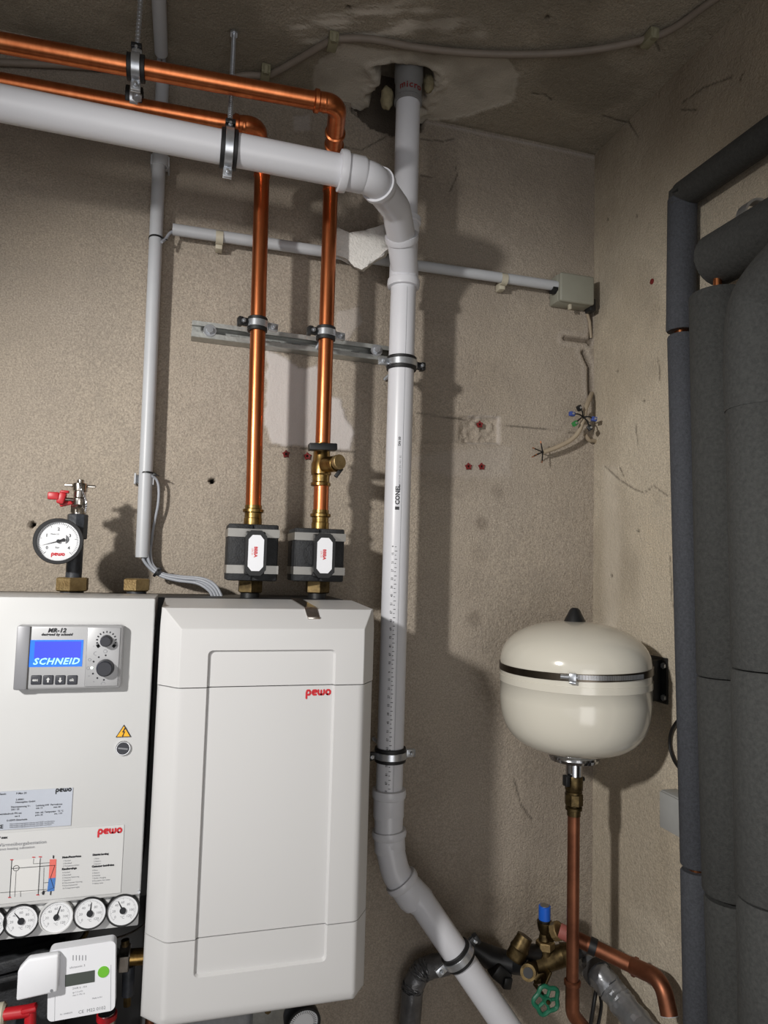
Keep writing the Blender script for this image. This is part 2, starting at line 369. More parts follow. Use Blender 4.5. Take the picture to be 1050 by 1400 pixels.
def back_h(x, z):
    h = (fbm(x, z, .35, 1, 3)-.5)*.006 + (fbm(x, z, .03, 5, 3)-.5)*.0012
    wp = (fbm(x, z, .02, 9, 3)-.45)*.012
    pt = np.zeros_like(x); dk = np.zeros_like(x); ck = np.zeros_like(x)
    def patch(px, r=.0, soft=.0035, amt=1., lift=.0012):
        nonlocal pt, h
        m = 1-ss(-soft, soft, poly_sd(x, z, [bw(*q) for q in px])+wp); pt = np.maximum(pt, m*amt); h = h+m*lift
    patch([(366, 481), (392, 488), (408, 505), (434, 500), (441, 540), (466, 546), (472, 572), (486, 592), (480, 617), (452, 613), (372, 607), (362, 580)], amt=.85)
    patch([(462, 425), (492, 420), (494, 440), (470, 470), (458, 460)], amt=.35)
    patch([(500, 225), (512, 218), (510, 262), (502, 262)], amt=.5); patch([(402, 160), (425, 155), (425, 180), (404, 178)], amt=.45)
    patch([(565, 622), (700, 610), (700, 650), (640, 655), (565, 640)], amt=.14, lift=.0006, soft=.008)
    # chased pocket right of the white pipe, and the cable slot at the corner
    d = poly_sd(x, z, [bw(*q) for q in ((566, 568), (683, 570), (683, 606), (566, 604))])+wp*.12
    m = 1-ss(-.0015, .0015, d); dep = .0025+.011*ss(.0, .02, x-bw(625, 590)[0])
    h = h-m*(dep+(fbm(x, z, .010, 33, 2)-.5)*.016*ss(0, .02, x-bw(625, 590)[0])); rim = np.exp(-(d/.002)**2); pt = np.maximum(pt, rim*.4*(x > bw(640, 590)[0]))
    for pts, wd, dp in (([(772, 462), (803, 466)], .006, .006), ([(808, 415), (809, 460), (806, 470)], .006, .006), ([(798, 482), (806, 500), (808, 540)], .007, .009)):
        dd = seg_dist(x, z, [bw(*q) for q in pts])+wp*.25; m = 1-ss(wd*.6, wd, dd); h = h-m*dp; dk = np.maximum(dk, m*.75)
        rg = np.exp(-((dd-wd-.008)/.006)**2); h = h+rg*.002*fbm(x, z, .01, 3, 2); pt = np.maximum(pt, rg*.12)
    # stains, random tone, then painted shade low right and along the top
    for px, py, r, a in ((658, 715, .014, .5), (647, 847, .018, .4), (680, 672, .016, .35), (626, 676, .012, .3), (640, 800, .04, .12), (655, 758, .02, .2)):
        cx, cz = bw(px, py); q = np.hypot(x-cx, z-cz)+wp; dk = np.maximum(dk, a*np.exp(-((q-r*.4)/(r*.6))**2))
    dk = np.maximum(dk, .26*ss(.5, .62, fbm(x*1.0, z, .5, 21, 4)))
    dk = np.maximum(dk, .35*ss(.28, .5, x)*ss(1.35, 1.05, z)*fbm(x, z, .2, 41, 3)*1.4)  # cabinet shade painted into the colour, low on the right
    dk = np.maximum(dk, .42*ss(2.12, 2.36, z)*(.5+fbm(x, z, .12, 23, 3)))  # dim wall top painted darker, shade put into the colour
    # small drilled holes
    for px, py in ((290, 657), (43, 717)):
        cx, cz = bw(px, py); q = np.hypot(x-cx, z-cz); m = 1-ss(.0045, .0062, q); h = h-m*.03; ck = np.maximum(ck, m)
    # cracks
    for pts in ([(575, 190), (605, 194), (620, 190)], [(575, 240), (590, 243)], [(615, 262), (625, 240), (622, 225)], [(480, 215), (500, 225), (535, 235)], [(512, 248), (535, 250)], [(470, 200), (495, 205), (540, 180)], [(497, 258), (530, 262)],
                [(570, 565), (640, 573)], [(683, 580), (790, 592)], [(365, 608), (485, 618)], [(703, 1065), (712, 1100), (727, 1120)]):
        dd = seg_dist(x, z, [bw(*q) for q in pts])+np.abs(wp)*.35; m = 1-ss(.0008, .0028, dd); h = h-m*.0018; ck = np.maximum(ck, m*.6)
    # lip at the ceiling, and the room corner
    pt = np.maximum(pt, .5*np.exp(-((z-(ZC-.006))/.003)**2)*(x > .45))
    cxx, czz = .385, 2.494; q = np.hypot((x-cxx)*.85, np.maximum(0, czz-z)*1.25)+wp*2.4; m = 1-ss(.058, .07, q); h = h-m*.05; dk = np.maximum(dk, m*.9); ck = np.maximum(ck, m*.25)
    return h, (pt, dk, ck)
gx = axis(-2.6, -.46, XR+.012, XR+.012, .0035); gz = axis(0, .62, ZC+.01, ZC+.14, .0035)
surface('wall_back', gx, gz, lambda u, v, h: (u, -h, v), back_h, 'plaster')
def right_h(y, z):
    h = (fbm(y, z, .35, 51, 3)-.5)*.006 + (fbm(y, z, .03, 55, 3)-.5)*.001
    wp = (fbm(y, z, .02, 59, 3)-.45)*.012; pt = np.zeros_like(y); dk = np.zeros_like(y); ck = np.zeros_like(y)
    m = 1-ss(-.02, .02, poly_sd(y, z, [rw(*q) for q in ((826, 640), (842, 640), (850, 740), (842, 900), (826, 900))])+wp); pt = np.maximum(pt, m*.5)
    dk = np.maximum(dk, .35*ss(.48, .66, fbm(y, z, .3, 71, 4)))
    dk = np.maximum(dk, .75*ss(2.05, 2.42, z)*(.45+fbm(y, z, .15, 73, 3)))  # upper wall painted darker where the lamp hardly reaches
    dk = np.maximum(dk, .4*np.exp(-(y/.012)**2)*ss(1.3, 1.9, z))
    for pts in ([(826, 637), (845, 655), (865, 668), (880, 674), (893, 664), (912, 678)], [(847, 640), (852, 650)], [(900, 490), (902, 520)], [(868, 576), (872, 615)], [(840, 172), (858, 166), (872, 188)], [(932, 140), (960, 120), (1000, 105)], [(1010, 112), (1016, 98)], [(930, 150), (952, 150)], [(915, 760), (919, 830)]):
        dd = seg_dist(y, z, [rw(*q) for q in pts])+np.abs(wp)*.4; m = 1-ss(.0008, .003, dd); h = h-m*.002; ck = np.maximum(ck, m*.6)
    for px, py in ((844, 507), (880, 548), (872, 726), (836, 787), (830, 300), (870, 295)):
        cy, cz = rw(px, py); m = 1-ss(.002, .0045, np.hypot(y-cy, z-cz)); h = h-m*.003; ck = np.maximum(ck, m*.7)
    return h, (pt, dk, ck)
gy = axis(-3.2, -.85, .012, .012, .004)
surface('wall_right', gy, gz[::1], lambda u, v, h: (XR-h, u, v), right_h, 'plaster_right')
def ceil_h(x, y):
    h = (fbm(x, y, .3, 81, 3)-.5)*.008 + (fbm(x, y, .03, 85, 3)-.5)*.002
    wp = (fbm(x, y, .03, 89, 4)-.45)*.03; pt = np.zeros_like(x); dk = np.zeros_like(x); ck = np.zeros_like(x)
    m = 1-ss(-.003, .003, poly_sd(x, y, [cw(*q) for q in ((428, 88), (470, 60), (560, 72), (690, 78), (712, 105), (700, 140), (640, 160), (560, 168), (500, 158), (432, 150))])+wp*.5); pt = np.maximum(pt, m*.58); h = h-m*.002
    st = fbm(x*.35+y*.9, (y*.35-x*.9)*.18, .012, 91, 3); reg = 1-ss(-.03, .02, poly_sd(x, y, [cw(*q) for q in ((385, 20), (420, 60), (560, 55), (660, 48), (650, 22), (540, 0), (420, 5))])+wp)
    pt = np.maximum(pt, reg*ss(.36, .58, st)*.9)
    reg = 1-ss(-.01, .01, poly_sd(x, y, [cw(*q) for q in ((600, 110), (690, 85), (712, 105), (700, 140), (620, 165))])+wp); pt = np.maximum(pt, reg*ss(.42, .6, st)*.6)
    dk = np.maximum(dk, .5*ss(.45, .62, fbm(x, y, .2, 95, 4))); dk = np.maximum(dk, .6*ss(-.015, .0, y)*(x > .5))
    q = np.hypot((x-.388)/1.35, np.minimum(y+.105, .03))+wp*.9; m = 1-ss(.042, .05, q); h = h-m*.12; dk = np.maximum(dk, m); rim = np.exp(-((q-.058)/.005)**2); h = h+rim*.005; pt = np.maximum(pt, rim*.5)
    ck = np.maximum(ck, m*.7)
    for pts in ([(822, 158), (842, 165), (866, 172), (880, 190)], [(725, 128), (745, 130), (755, 138)], [(475, 12), (478, 10)], [(895, 55), (902, 72)]):
        dd = seg_dist(x, y, [cw(*q2) for q2 in pts])+np.abs(wp)*.2; m = 1-ss(.001, .0035, dd); h = h-m*.002; ck = np.maximum(ck, m*.6)
    for px, py in ((476, 11), (748, 25), (318, 46)):
        cx, cy = cw(px, py); m = 1-ss(.003, .006, np.hypot(x-cx, y-cy)); h = h-m*.004; ck = np.maximum(ck, m*.8)
    return h, (pt, dk, ck)
gxc = axis(-2.6, -.5, XR+.012, XR+.012, .004)
surface('ceiling', gxc, gy, lambda u, v, h: (u, v, ZC-h), ceil_h, 'concrete')
MB().span(.15, .65, -.35, .1, ZC+.118, ZC+.16).build('ceiling', 'mortar', kind='structure')  # backing added above the ceiling hole to stop world light leaking in
MB().span(.15, .65, .054, .09, 2.3, 2.7).build('wall_back', 'mortar', kind='structure')  # added behind the wall notch, also shuts out the world light
# the heightfield points down, so h>0 lowers it; the hole goes up
MB().span(-2.6, XR+.05, -3.2, .05, -.06, 0).build('floor', 'floor', kind='structure')
MB().span(-2.66, -2.6, -3.2, .05, 0, ZC).build('wall_left', 'room', kind='structure')

# ---------------------------------------------------------------- pipe clamps
def clamp(label, c, ax, r, tab, back, stud=None, rod_to=None, w_=.02, latch=1, group='rubber lined pipe clamps', tabl=.018):
    """c centre, ax pipe direction, tab direction of the two screw ears, back direction to the wall or ceiling"""
    c, ax = Vector(c), Vector(ax).normalized(); tab = Vector(tab); tab = (tab-ax*tab.dot(ax)).normalized(); back = Vector(back).normalized()
    t = thing('pipe_clamp', label, 'pipe clamp', c, group)
    MB().ring(c, ax, r+.0002, r+.0042, w_+.006, 36, .0008).build('rubber_lining', 'rubber', t)
    MB().ring(c, ax, r+.004, r+.0062, w_*.62, 36, .0004).build('band', 'zinc', t)
    R = Matrix((tab, ax, tab.cross(ax))).transposed()
    for s_ in (-1, 1):
        m = MB(); cc = c+tab*s_*(r+.006+tabl/2)
        m.box(cc, (tabl, w_*.7, .003), R, .0006); m.box(cc+R.col[2]*.005, (tabl, w_*.7, .003), R, .0006); m.build('ear', 'zinc' if s_ != latch else 'black', t)
        m = MB(); q = cc+R.col[2]*.0065
        nz = -1 if (R.col[2]).dot(CAM-c) < 0 else 1
        m.hexa(cc-R.col[2]*.006, cc+R.col[2]*.012, .0042); m.cyl(cc-R.col[2]*.01*1, cc+R.col[2]*.014, .0022, n=10); m.build('screw', 'zinc', t)
        if s_ == latch:
            MB().box(cc+tab*s_*.004, (.008, w_*.8, .016), R, .0015).build('latch', 'black', t)
    m = MB(); m.hexa(c+back*(r+.005), c+back*(r+.013), .0085)
    m.build('boss', 'zinc', t)
    end = rod_to if rod_to is not None else c+back*(stud or .05)
    m = MB(); a = c+back*(r+.01); m.cyl(a, end, .0035, n=12)
    L = (Vector(end)-a).length; k = int(L/.006)
    for i in range(k): m.cyl(a.lerp(Vector(end), (i+.3)/k), a.lerp(Vector(end), (i+.7)/k), .0041, n=12)
    m.build('threaded_rod', 'zinc', t)
    if rod_to is not None:
        d = (Vector(end)-a).normalized(); MB().hexa(Vector(end)-d*.012, Vector(end)-d*.003, .008).build('nut', 'zinc', t)
    return t
def px_at(p):  # world -> pixel
    v = Vector(p)-CAM; z = v.dot(CF); return 525+FPX*v.dot(CR)/z, 700-FPX*v.dot(CU)/z
def beads(m, p, ax, r, h=.008, up=.0035):
    p, ax = Vector(p), Vector(ax).normalized()
    m.lathe_open(p, ax, [(r, -h/2-.002), (r+up, -h/2), (r+up, h/2), (r, h/2+.002)], 32)

# ---------------------------------------------------------------- copper pipes
RC = .0142
YU, YL = -.325, -.245
def copper_run(label, hp, elbow, down, Ye):
    """hp: horizontal start/end pixels, elbow: pixel path of the corner, down: vertical run pixels at Y=-.12"""
    t = thing('copper_pipe', label, 'pipe', W(down[1][0], down[1][1], -.12), 'copper heating pipes')
    h0, h1 = W(hp[0][0], hp[0][1], Ye), W(hp[1][0], hp[1][1], Ye)
    d = (h1-h0).normalized(); v0, v1 = W(down[0][0], down[0][1], -.12), W(down[1][0], down[1][1], -.12)
    MB().sweep([h0-d*.35, h1], RC, 28).build('horizontal_pipe', 'copper', t)
    e0 = W(elbow[0], elbow[1], Ye)
    e1 = V(v0.x, -.12, e0.z-.004)
    path = fillet([h1-d*.004, e0, e1, V(v0.x, -.12, v0.z)], [.03, .03], 12)
    MB().sweep(path, RC+.0012, 28).build('elbow', 'copper', t)
    q = (e1-e0).normalized()
    for p_, d_, h_, u_ in ((h1+d*.001, d, .006, .0028), (h1+d*.014, d, .002, .0006), (e0.lerp(e1, .36), q, .005, .0028), (e0.lerp(e1, .52), q, .003, .0024)):
        m = MB(); beads(m, p_, d_, RC+.001, h_, u_); m.build('crimped_collar', 'copper', t)
    MB().sweep([V(v0.x, -.12, v0.z+.005), v1], RC, 28).build('vertical_pipe', 'copper', t)
    return t, v0, v1
ct1, c1a, c1b = copper_run('left of the two vertical copper pipes, lower of the two along the ceiling', ((0, 112), (322, 171)), (352, 172), ((358, 242), (346, 708)), YL)
ct2, c2a, c2b = copper_run('right of the two vertical copper pipes, with brass valve, upper one along the ceiling', ((0, 58), (432, 138)), (462, 143), ((452, 262), (438, 716)), YU)
for t, p in ((ct1, (346, 706)), (ct2, (438, 712))):
    c = W(p[0], p[1], -.12); m = MB()
    m.lathe(c-V(0, 0, .012), (0, 0, 1), [(.0165, -.008), (.0165, .008), (.0155, .009), (.0155, .018), (.019, .0195), (.019, .0245), (.0155, .026), (.0155, .032)], 28)
    m.build('press_fitting', 'brass', t)

# ---------------------------------------------------------------- ball valve in the right copper pipe
vb = W(443, 640, -.12)
t = thing('ball_valve', 'brass ball valve with black lever in the right copper pipe', 'valve', vb)
za, zb, zc_ = W(441, 612, -.12).z, W(440, 640, -.12).z, W(439, 665, -.12).z
vx = .2365
MB().lathe(V(vx, -.12, 0), (0, 0, 1), [(.0165, zc_), (.0185, zc_+.001), (.0185, zc_+.006), (.016, zc_+.008), (.016, zc_+.014), (.0165, zc_+.02), (.019, zb-.012), (.019, zb+.008), (.0165, zb+.014), (.0155, za-.008), (.0155, za), (.0185, za+.001), (.0185, za+.006), (.0145, za+.008)], 28).build('valve_body', 'brass', t)
MB().cyl(V(vx+.005, -.133, zb+.004), V(vx+.02, -.163, zb+.004), .015, n=24, bev=.001).build('spindle_housing', 'brass', t)
m = MB(); q = V(vx+.022, -.168, zb+.006); a = V(.42, -.9, .05).normalized(); m.cyl(q-a*.004, q+a*.006, .0138, n=32, bev=.0012); m.build('stem_cap', 'brass_matte', t)
m = MB(); m.box(V(vx-.004, -.148, za-.004), (.052, .02, .013), Matrix.Rotation(math.radians(-3), 3, 'Y'), .002); m.build('lever', 'black', t); m = MB(); m.box(V(vx+.025, -.16, zb-.012), (.007, .007, .02), Matrix.Rotation(.6, 3, 'Y'), .001)
m.build('stop_tab', 'black', t)

# ---------------------------------------------------------------- insulated shut-off valves
def block_valve(label, r, handle, nut):
    x0, x1, y0, y1 = r; YF, YB = -.162, -.075
    a, b = W(x0, y0, YF), W(x1, y1, YF); cx, cz = (a.x+b.x)/2, (a.z+b.z)/2; hw, hh = (b.x-a.x)/2, (a.z-b.z)/2
    t = thing('insulated_valve', label, 'valve', (cx, -.12, b.z), 'insulated shut-off valves')
    m = MB(); m.span(cx-hw, cx+hw, YF+.004, YB, cz-hh, cz+hh, .003); m.span(cx-hw+.002, cx-.002, YF, YF+.01, cz-hh+.001, cz+hh-.001, .0015); m.span(cx+.002, cx+hw-.002, YF, YF+.01, cz-hh+.001, cz+hh-.001, .0015)
    m.cyl(V(cx-.012, YF-.004, cz), V(cx-.012, YF+.01, cz), .018, n=24)
    m.build('insulation_shell', 'eps_black', t)
    for k, zz in enumerate((cz+hh*.68, cz-hh*.6)):
        m = MB(); hb = hh*.145
        m.span(cx-hw-.0008, cx+hw+.0008, YF-.0012, YF+.0006, zz-hb, zz+hb); m.span(cx-hw-.001, cx-hw+.0004, YF-.001, YB, zz-hb, zz+hb); m.span(cx+hw-.0004, cx+hw+.001, YF-.001, YB, zz-hb, zz+hb)
        m.build('metal_strap', 'silver', t)
    hx0, hx1, hy0, hy1 = handle; A, B = W(hx0, hy0, YF-.028), W(hx1, hy1, YF-.028); hx, hz = (A.x+B.x)/2, (A.z+B.z)/2; w2, h2 = (B.x-A.x)/2, (A.z-B.z)/2
    oct_ = [(-w2*.5, -h2), (w2*.5, -h2), (w2, -h2*.75), (w2, h2*.75), (w2*.5, h2), (-w2*.5, h2), (-w2, h2*.75), (-w2, -h2*.75)]
    m = MB(); m.plate([(x*1.32, y*1.08) for x, y in oct_], V(hx, YF-.012, hz), (1, 0, 0), (0, 0, 1), .014)
    m.cyl(V(hx, YF-.018, hz), V(hx, YF+.004, hz), .012, n=20)
    m.box(V(hx, YF-.006, hz), (w2*2.5, .012, h2*2.1), None, .003)
    hd = m.build('lever', 'black', t)
    MB().plate([(x*.95, y*.86) for x, y in oct_], V(hx, YF-.026, hz), (1, 0, 0), (0, 0, 1), .0012).build('label_plate', 'plastic_white', hd)
    m = MB(); put_text(m, 'BBBA', .0078, V(hx-.003, YF-.0275, hz+.011), (0, 0, -1), (1, 0, 0), bold=.0003); m.build('lettering', 'print_red', hd)
    m = MB(); put_text(m, 'DN 25', .0042, V(hx-.0075, YF-.0275, hz+.008), (0, 0, -1), (1, 0, 0)); m.build('small_lettering', 'print_salmon', hd)
    n0 = W(nut[0], nut[1], -.12); zn = cz-hh
    MB().hexa(V(n0.x, -.12, zn-.022), V(n0.x, -.12, zn+.002), .0235).build('union_nut', 'brass_dark', t)
    MB().cyl(V(n0.x, -.12, 1.428), V(n0.x, -.12, zn-.018), .017).build('connector', 'black', t)
    return t
block_valve('left black insulated valve block with silver straps and white lever plate', (313, 379, 715, 795), (340, 360, 727, 785), (342, 803))
block_valve('right black insulated valve block with silver straps, under the brass ball valve', (404, 470, 721, 796), (434, 454, 731, 788), (434, 804))

# ---------------------------------------------------------------- white drain pipe
RP = .0252
t = drain = thing('drain_pipe', 'white plastic drain pipe running down the wall beside the white cabinet', 'pipe', V(.389, -.12, 1.2))
PX = .389
za, zb = W(553, 385, -.12).z, W(532, 1088, -.12).z
rz0 = W(556, 300, -.12).z
MB().sweep([V(PX, -.12, rz0-.05), V(PX, -.12, ZC+.02)], .0245, 36).build('riser_pipe', 'pvc', t)
zt = W(557, 140, -.12).z
m = MB(); m.lathe_open(V(PX, -.12, 0), (0, 0, 1), [(.0248, zt-.004), (.0285, zt-.003), (.0285, zt+.004), (.027, zt+.006), (.027, zt+.04), (.029, zt+.045), (.029, ZC+.09)], 36); m.build('grey_sleeve', 'pvc_grey', t, label='grey plastic sleeve where the riser enters the ceiling')
m = MB()
for k, s_ in enumerate('micro'): 
    an = -PI/2+(-.98, -.46, -.26, .1, .38)[k]; put_text(m, s_, .019, V(PX+.0275*math.cos(an), -.12+.0275*math.sin(an), zt+.014), (-math.sin(an), math.cos(an), 0), (0, 0, 1), bold=.0004)
m.build('red_stamp', 'plug_red', t)
MB().sweep([V(PX, -.12, za), V(PX-.0035, -.12, zb-.002)], RP, 36).build('vertical_pipe', 'pvc', t)
# branch: socket, body and side arm
b_ = [W(551, 318, -.168), W(553, 352, -.14), V(PX, -.12, za+.02)]
m = MB(); m.lathe_open(V(PX, -.12, 0), (0, 0, 1), [(.0254, za-.014), (.0315, za-.013), (.0325, za-.006), (.0315, za+.002), (.029, za+.004), (.0285, za+.03), (.0265, za+.04), (.0265, rz0-.03), (.029, rz0-.026), (.029, rz0-.012), (.032, rz0-.01), (.032, rz0), (.0246, rz0+.001)], 36)
arm0, arm1 = W(549, 322, -.172), V(PX, -.125, za+.018)
m.sweep([arm0, arm0.lerp(arm1, .55), arm1], [.0285, .0275, .026], 36); m.build('branch_fitting', 'pvc', t)
m = MB(); dd = (arm1-arm0).normalized(); m.lathe_open(arm0, dd, [(.0256, -.002), (.032, -.001), (.0325, .005), (.031, .012), (.0285, .013)], 36); m.build('socket_ring', 'pvc', t)
H0, H1 = W(0, 141, -.32), W(468, 234, -.32); dh = (H1-H0).normalized()
MB().sweep([H0-dh*.4, H1+dh*.01], .0256, 36).build('horizontal_pipe', 'pvc', t)
E0 = W(511, 245, -.318); E1 = W(541, 285, -.235)
ep = fillet([H1-dh*.002, E0, E1, arm0+dd*.004], [.035, .05], 12)
MB().sweep(ep, .0268, 36).build('elbow', 'pvc', t)
m = MB(); m.lathe_open(H1, dh, [(.0257, -.006), (.0325, -.005), (.0335, .001), (.0325, .007), (.029, .008), (.029, .034), (.0268, .038)], 36)
q0 = ep[13]; dq = (ep[14]-ep[13]).normalized(); m.lathe_open(q0, dq, [(.0258, -.0015), (.0305, -.001), (.031, .004), (.0305, .01), (.029, .013), (.0268, .02)], 36)
m.build('socket_ring', 'pvc', t)
# lower bends
B0, B1, B2, B3 = V(PX-.0035, -.12, zb), W(531, 1150, -.125), W(541, 1196, -.13), W(572, 1227, -.14)
D1 = W(745, 1480, -.19); ddg = (D1-B3).normalized()
lp = fillet([B0, B1, B2, B3+ddg*.01], [.05, .06], 12)
print('lp', [tuple(round(q) for q in px_at(lp[i])) for i in (1, 13, 14, 26)])
MB().sweep(lp, .0268, 36).build('elbow', 'pvc', t)
m = MB()
m.lathe_open(V(PX-.0035, -.12, 0), (0, 0, 1), [(.0254, zb+.014), (.031, zb+.013), (.0322, zb+.005), (.031, zb-.002), (.0288, zb-.004), (.0288, zb-.036), (.0268, zb-.042)], 36)
c1_ = W(532, 1139, -.123); dv = (B2-B1).normalized().lerp(V(0, 0, -1), .7).normalized(); m.lathe_open(c1_, dv, [(.0255, -.0075), (.0312, -.007), (.0325, 0), (.031, .006), (.029, .008), (.029, .03), (.0268, .034)], 36)
c2_ = lp[26]-ddg*.004; m.lathe_open(c2_, ddg, [(.0255, -.0025), (.0312, -.002), (.0322, .004), (.031, .01), (.0292, .012), (.0292, .038), (.0256, .05)], 36)
m.build('socket_ring', 'pvc', t)
MB().sweep([B3, D1], .0252, 36).build('diagonal_pipe', 'pvc', t)
# print wrapped round the pipe
def on_pipe(u, v, px_=PX, ang0=0, r=RP+.0003):   # u up the pipe, v round it
    an = ang0+v/r; f = (u-za)/(zb-za); xx = PX-.0035*f
    return V(xx+r*math.cos(an), -.12+r*math.sin(an), u)
toc = math.atan2(CAM.y+.12, CAM.x-PX)
def pipe_text(m, s, size, z0, v0, **k):
    vs, fs = text_verts(s, size, **k)
    m.add([on_pipe(z0+x, -v0-y, ang0=toc) for x, y in vs], fs)
def pz(px, py): return W(px, py, -.14).z
m = MB(); pipe_text(m, 'CONEL', .0115, pz(541, 690), .002-.006, bold=.0005); pipe_text(m, 'DN 50', .0062, pz(546, 610), .003-.006, bold=.0002)
z0 = pz(541, 697); m.add([on_pipe(z0+a, -v, ang0=toc) for a, v in ((0, -.004), (.006, -.004), (.006, .004), (0, .004))], [(0, 1, 2, 3)])
m.build('lettering', 'print_black', t)
m = MB(); pipe_text(m, 'ABFLUSSROHR  DIN EN 1451  B2', .0048, pz(545, 672), .001-.006); m.build('fine_print', 'print_grey', t)
m = MB(); zt0 = pz(537, 748)
for k in range(66):
    z = zt0-k*.0078; ln = .0045 if k % 2 else .0028
    m.add([on_pipe(z+a, v-.001, ang0=toc) for a, v in ((0, -.001), (.0011, -.001), (.0011, -.001+ln), (0, -.001+ln))], [(0, 1, 2, 3)])
    if k % 2 == 0: pipe_text(m, str((k*3+4) % 90+5), .0056, z, .0115-.0075, bold=.0001)
m.build('scale_marks', 'print_black', t)
m = MB(); N_ = 40
for k in range(N_):
    za_, zb_ = za-.02+(zb-za+.03)*k/N_, za-.02+(zb-za+.03)*(k+1)/N_
    m.add([on_pipe(za_, .0075, ang0=toc), on_pipe(za_, .0081, ang0=toc), on_pipe(zb_, .0081, ang0=toc), on_pipe(zb_, .0075, ang0=toc)], [(0, 1, 2, 3)])
m.build('seam_line', 'print_grey', t)

# ---------------------------------------------------------------- mounting rail
ra, rb = W(262, 451, -.02), W(540, 487, -.02); rd = (rb-ra).normalized(); rn = V(0, -1, 0); ru = rn.cross(rd)*-1
if ru.z < 0: ru = -ru
t = thing('mounting_rail', 'galvanised slotted mounting rail behind the copper pipes', 'rail', ra)
Rm = Matrix((rd, V(0, 1, 0), ru)).transposed(); L = (rb-ra).length; mid = (ra+rb)/2
m = MB(); hh = .0145
m.box(V(mid.x, -.002, mid.z), (L, .003, hh*2), Rm)
for s_ in (-1, 1):
    m.box(V(mid.x, -.016, mid.z)+ru*s_*hh, (L, .03, .003), Rm); m.box(V(mid.x, -.031, mid.z)+ru*s_*(hh-.0035), (L, .003, .009), Rm)
m.build('channel', 'rail_zinc', t)
for k in range(9):
    q = ra.lerp(rb, .1+.1*k); MB().box(V(q.x, -.0038, q.z), (.018, .0008, .007), Rm, .0003).build('slot', 'void', t)
for px, py in ((287, 452), (515, 479)):
    c = W(px, py, -.033); m = MB(); m.cyl(c+V(0, .004, 0), c-V(0, .001, 0), .0125, n=28, bev=.0006); ws = m.build('washer', 'zinc', t)
    m = MB(); m.hexa(c-V(0, .001, 0), c-V(0, .008, 0), .0075); m.build('bolt', 'zinc', t)
def rail_z(x): return ra.z+(rb.z-ra.z)*(x-ra.x)/(rb.x-ra.x)
cc = W(350, 444, -.12); clamp('pipe clamp on the rail round the left vertical copper pipe', V(c1a.x+(c1b.x-c1a.x)*.33, -.12, cc.z), (0, 0, 1), RC, (1, .25, 0), (0, 1, 0), stud=.105, latch=-1)
cc = W(449, 457, -.12); clamp('pipe clamp on the rail round the right vertical copper pipe', V(c2a.x, -.12, cc.z), (0, 0, 1), RC, (1, .25, 0), (0, 1, 0), stud=.105, latch=-1)
cc = W(550, 498, -.12); clamp('upper pipe clamp round the white drain pipe, at the right end of the rail', V(PX, -.12, cc.z), (0, 0, 1), RP, (1, .1, 0), (0, 1, 0), stud=.118, latch=1)
cc = W(533, 1031, -.12); clamp('pipe clamp round the white drain pipe low beside the white cabinet', V(PX-.003, -.12, cc.z), (0, 0, 1), RP, (1, .1, 0), (0, 1, 0), stud=.12, latch=-1)
cc = B3+ddg*((W(629, 1306, -.16)-B3).length); clamp('pipe clamp round the diagonal white pipe near the floor end', cc, ddg, RP, V(ddg.z, 0, -ddg.x)*-1, (0, 1, 0), stud=.14, latch=1)
pu = W(186, 93, YU); clamp('pipe clamp hanging from the ceiling round the upper copper pipe', pu, (c2b-c2a if 0 else (W(432, 138, YU)-W(0, 58, YU))), RC+.001, (0, 0, 1), (0, 0, 1), rod_to=V(pu.x+.002, YU, ZC), group='ceiling pipe clamps', tabl=.014)
plw = W(184, 136, YL); clamp('pipe clamp round the lower copper pipe just above the white pipe', plw, (W(322, 171, YL)-W(0, 112, YL)), RC+.001, (0, 0, 1), (0, 0, 1), rod_to=V(pu.x+.001, YU+.035, pu.z-.025), group='ceiling pipe clamps', tabl=.012)
pw = W(313, 204, -.32); clamp('pipe clamp hanging from a long rod round the horizontal white pipe', pw, dh, .0258, (0, 0, 1), (0, .35, 1), rod_to=WZ(320, 44, ZC), group='ceiling pipe clamps', tabl=.014)

# ---------------------------------------------------------------- conduits
t = thing('conduit', 'long vertical grey plastic conduit left of the copper pipes', 'conduit', W(196, 760, -.03))
A, B = W(222, 116, -.03), W(194.5, 762, -.03)
m = MB(); m.lathe_open(B, A-B, [(.0112, .001), (.0125, 0), (.0125, (A-B).length), (.0112, (A-B).length), (.0112, .001)], 28); m.build('tube', 'conduit', t)
for px, py in ((219, 221), (197, 655)):
    c = W(px, py, -.028); f = (A-B).normalized()
    m = MB(); m.box(c+V(0, .012, 0), (.03, .016, .016), None, .002)
    if py < 300: m.ring(c, f, .0125, .0158, .022, 24)
    m.span(c.x-.0175, c.x-.0145, c.y-.004, -.0, c.z-.01, c.z+.01); m.span(c.x+.0145, c.x+.0175, c.y-.004, 0, c.z-.01, c.z+.01)
    tag(m.build('conduit_clip', 'conduit'), 'grey clip holding the vertical conduit, %s' % ('just under the white pipe' if py < 300 else 'at its lower end'), 'clip', 'conduit clips')
for px, py, s_ in ((213.5, 327, 'level with the horizontal conduit'), (201.5, 648, 'near its lower end')):
    c = W(px, py, -.03); m = MB(); m.ring(c, (A-B)+V(.0, .15, .06), .0125, .0141, .0032, 28); m.box(c+V(.0135, -.006, -.001), (.006, .006, .005), None, .001); m.cyl(c+V(.014, -.006, 0), c+V(.021, -.013, -.004), .0011, n=8)
    tag(m.build('cable_tie', 'black'), 'black cable tie round the vertical conduit, '+s_, 'cable tie', 'cable ties')
CB = W(222, 78, -.016)
t = thing('conduit', 'short grey conduit on the ceiling above the vertical one', 'conduit', WZ(220, 74, ZC-.014))
a, b = WZ(220.5, 72, ZC-.0145), WZ(214.5, -60, ZC-.0145)
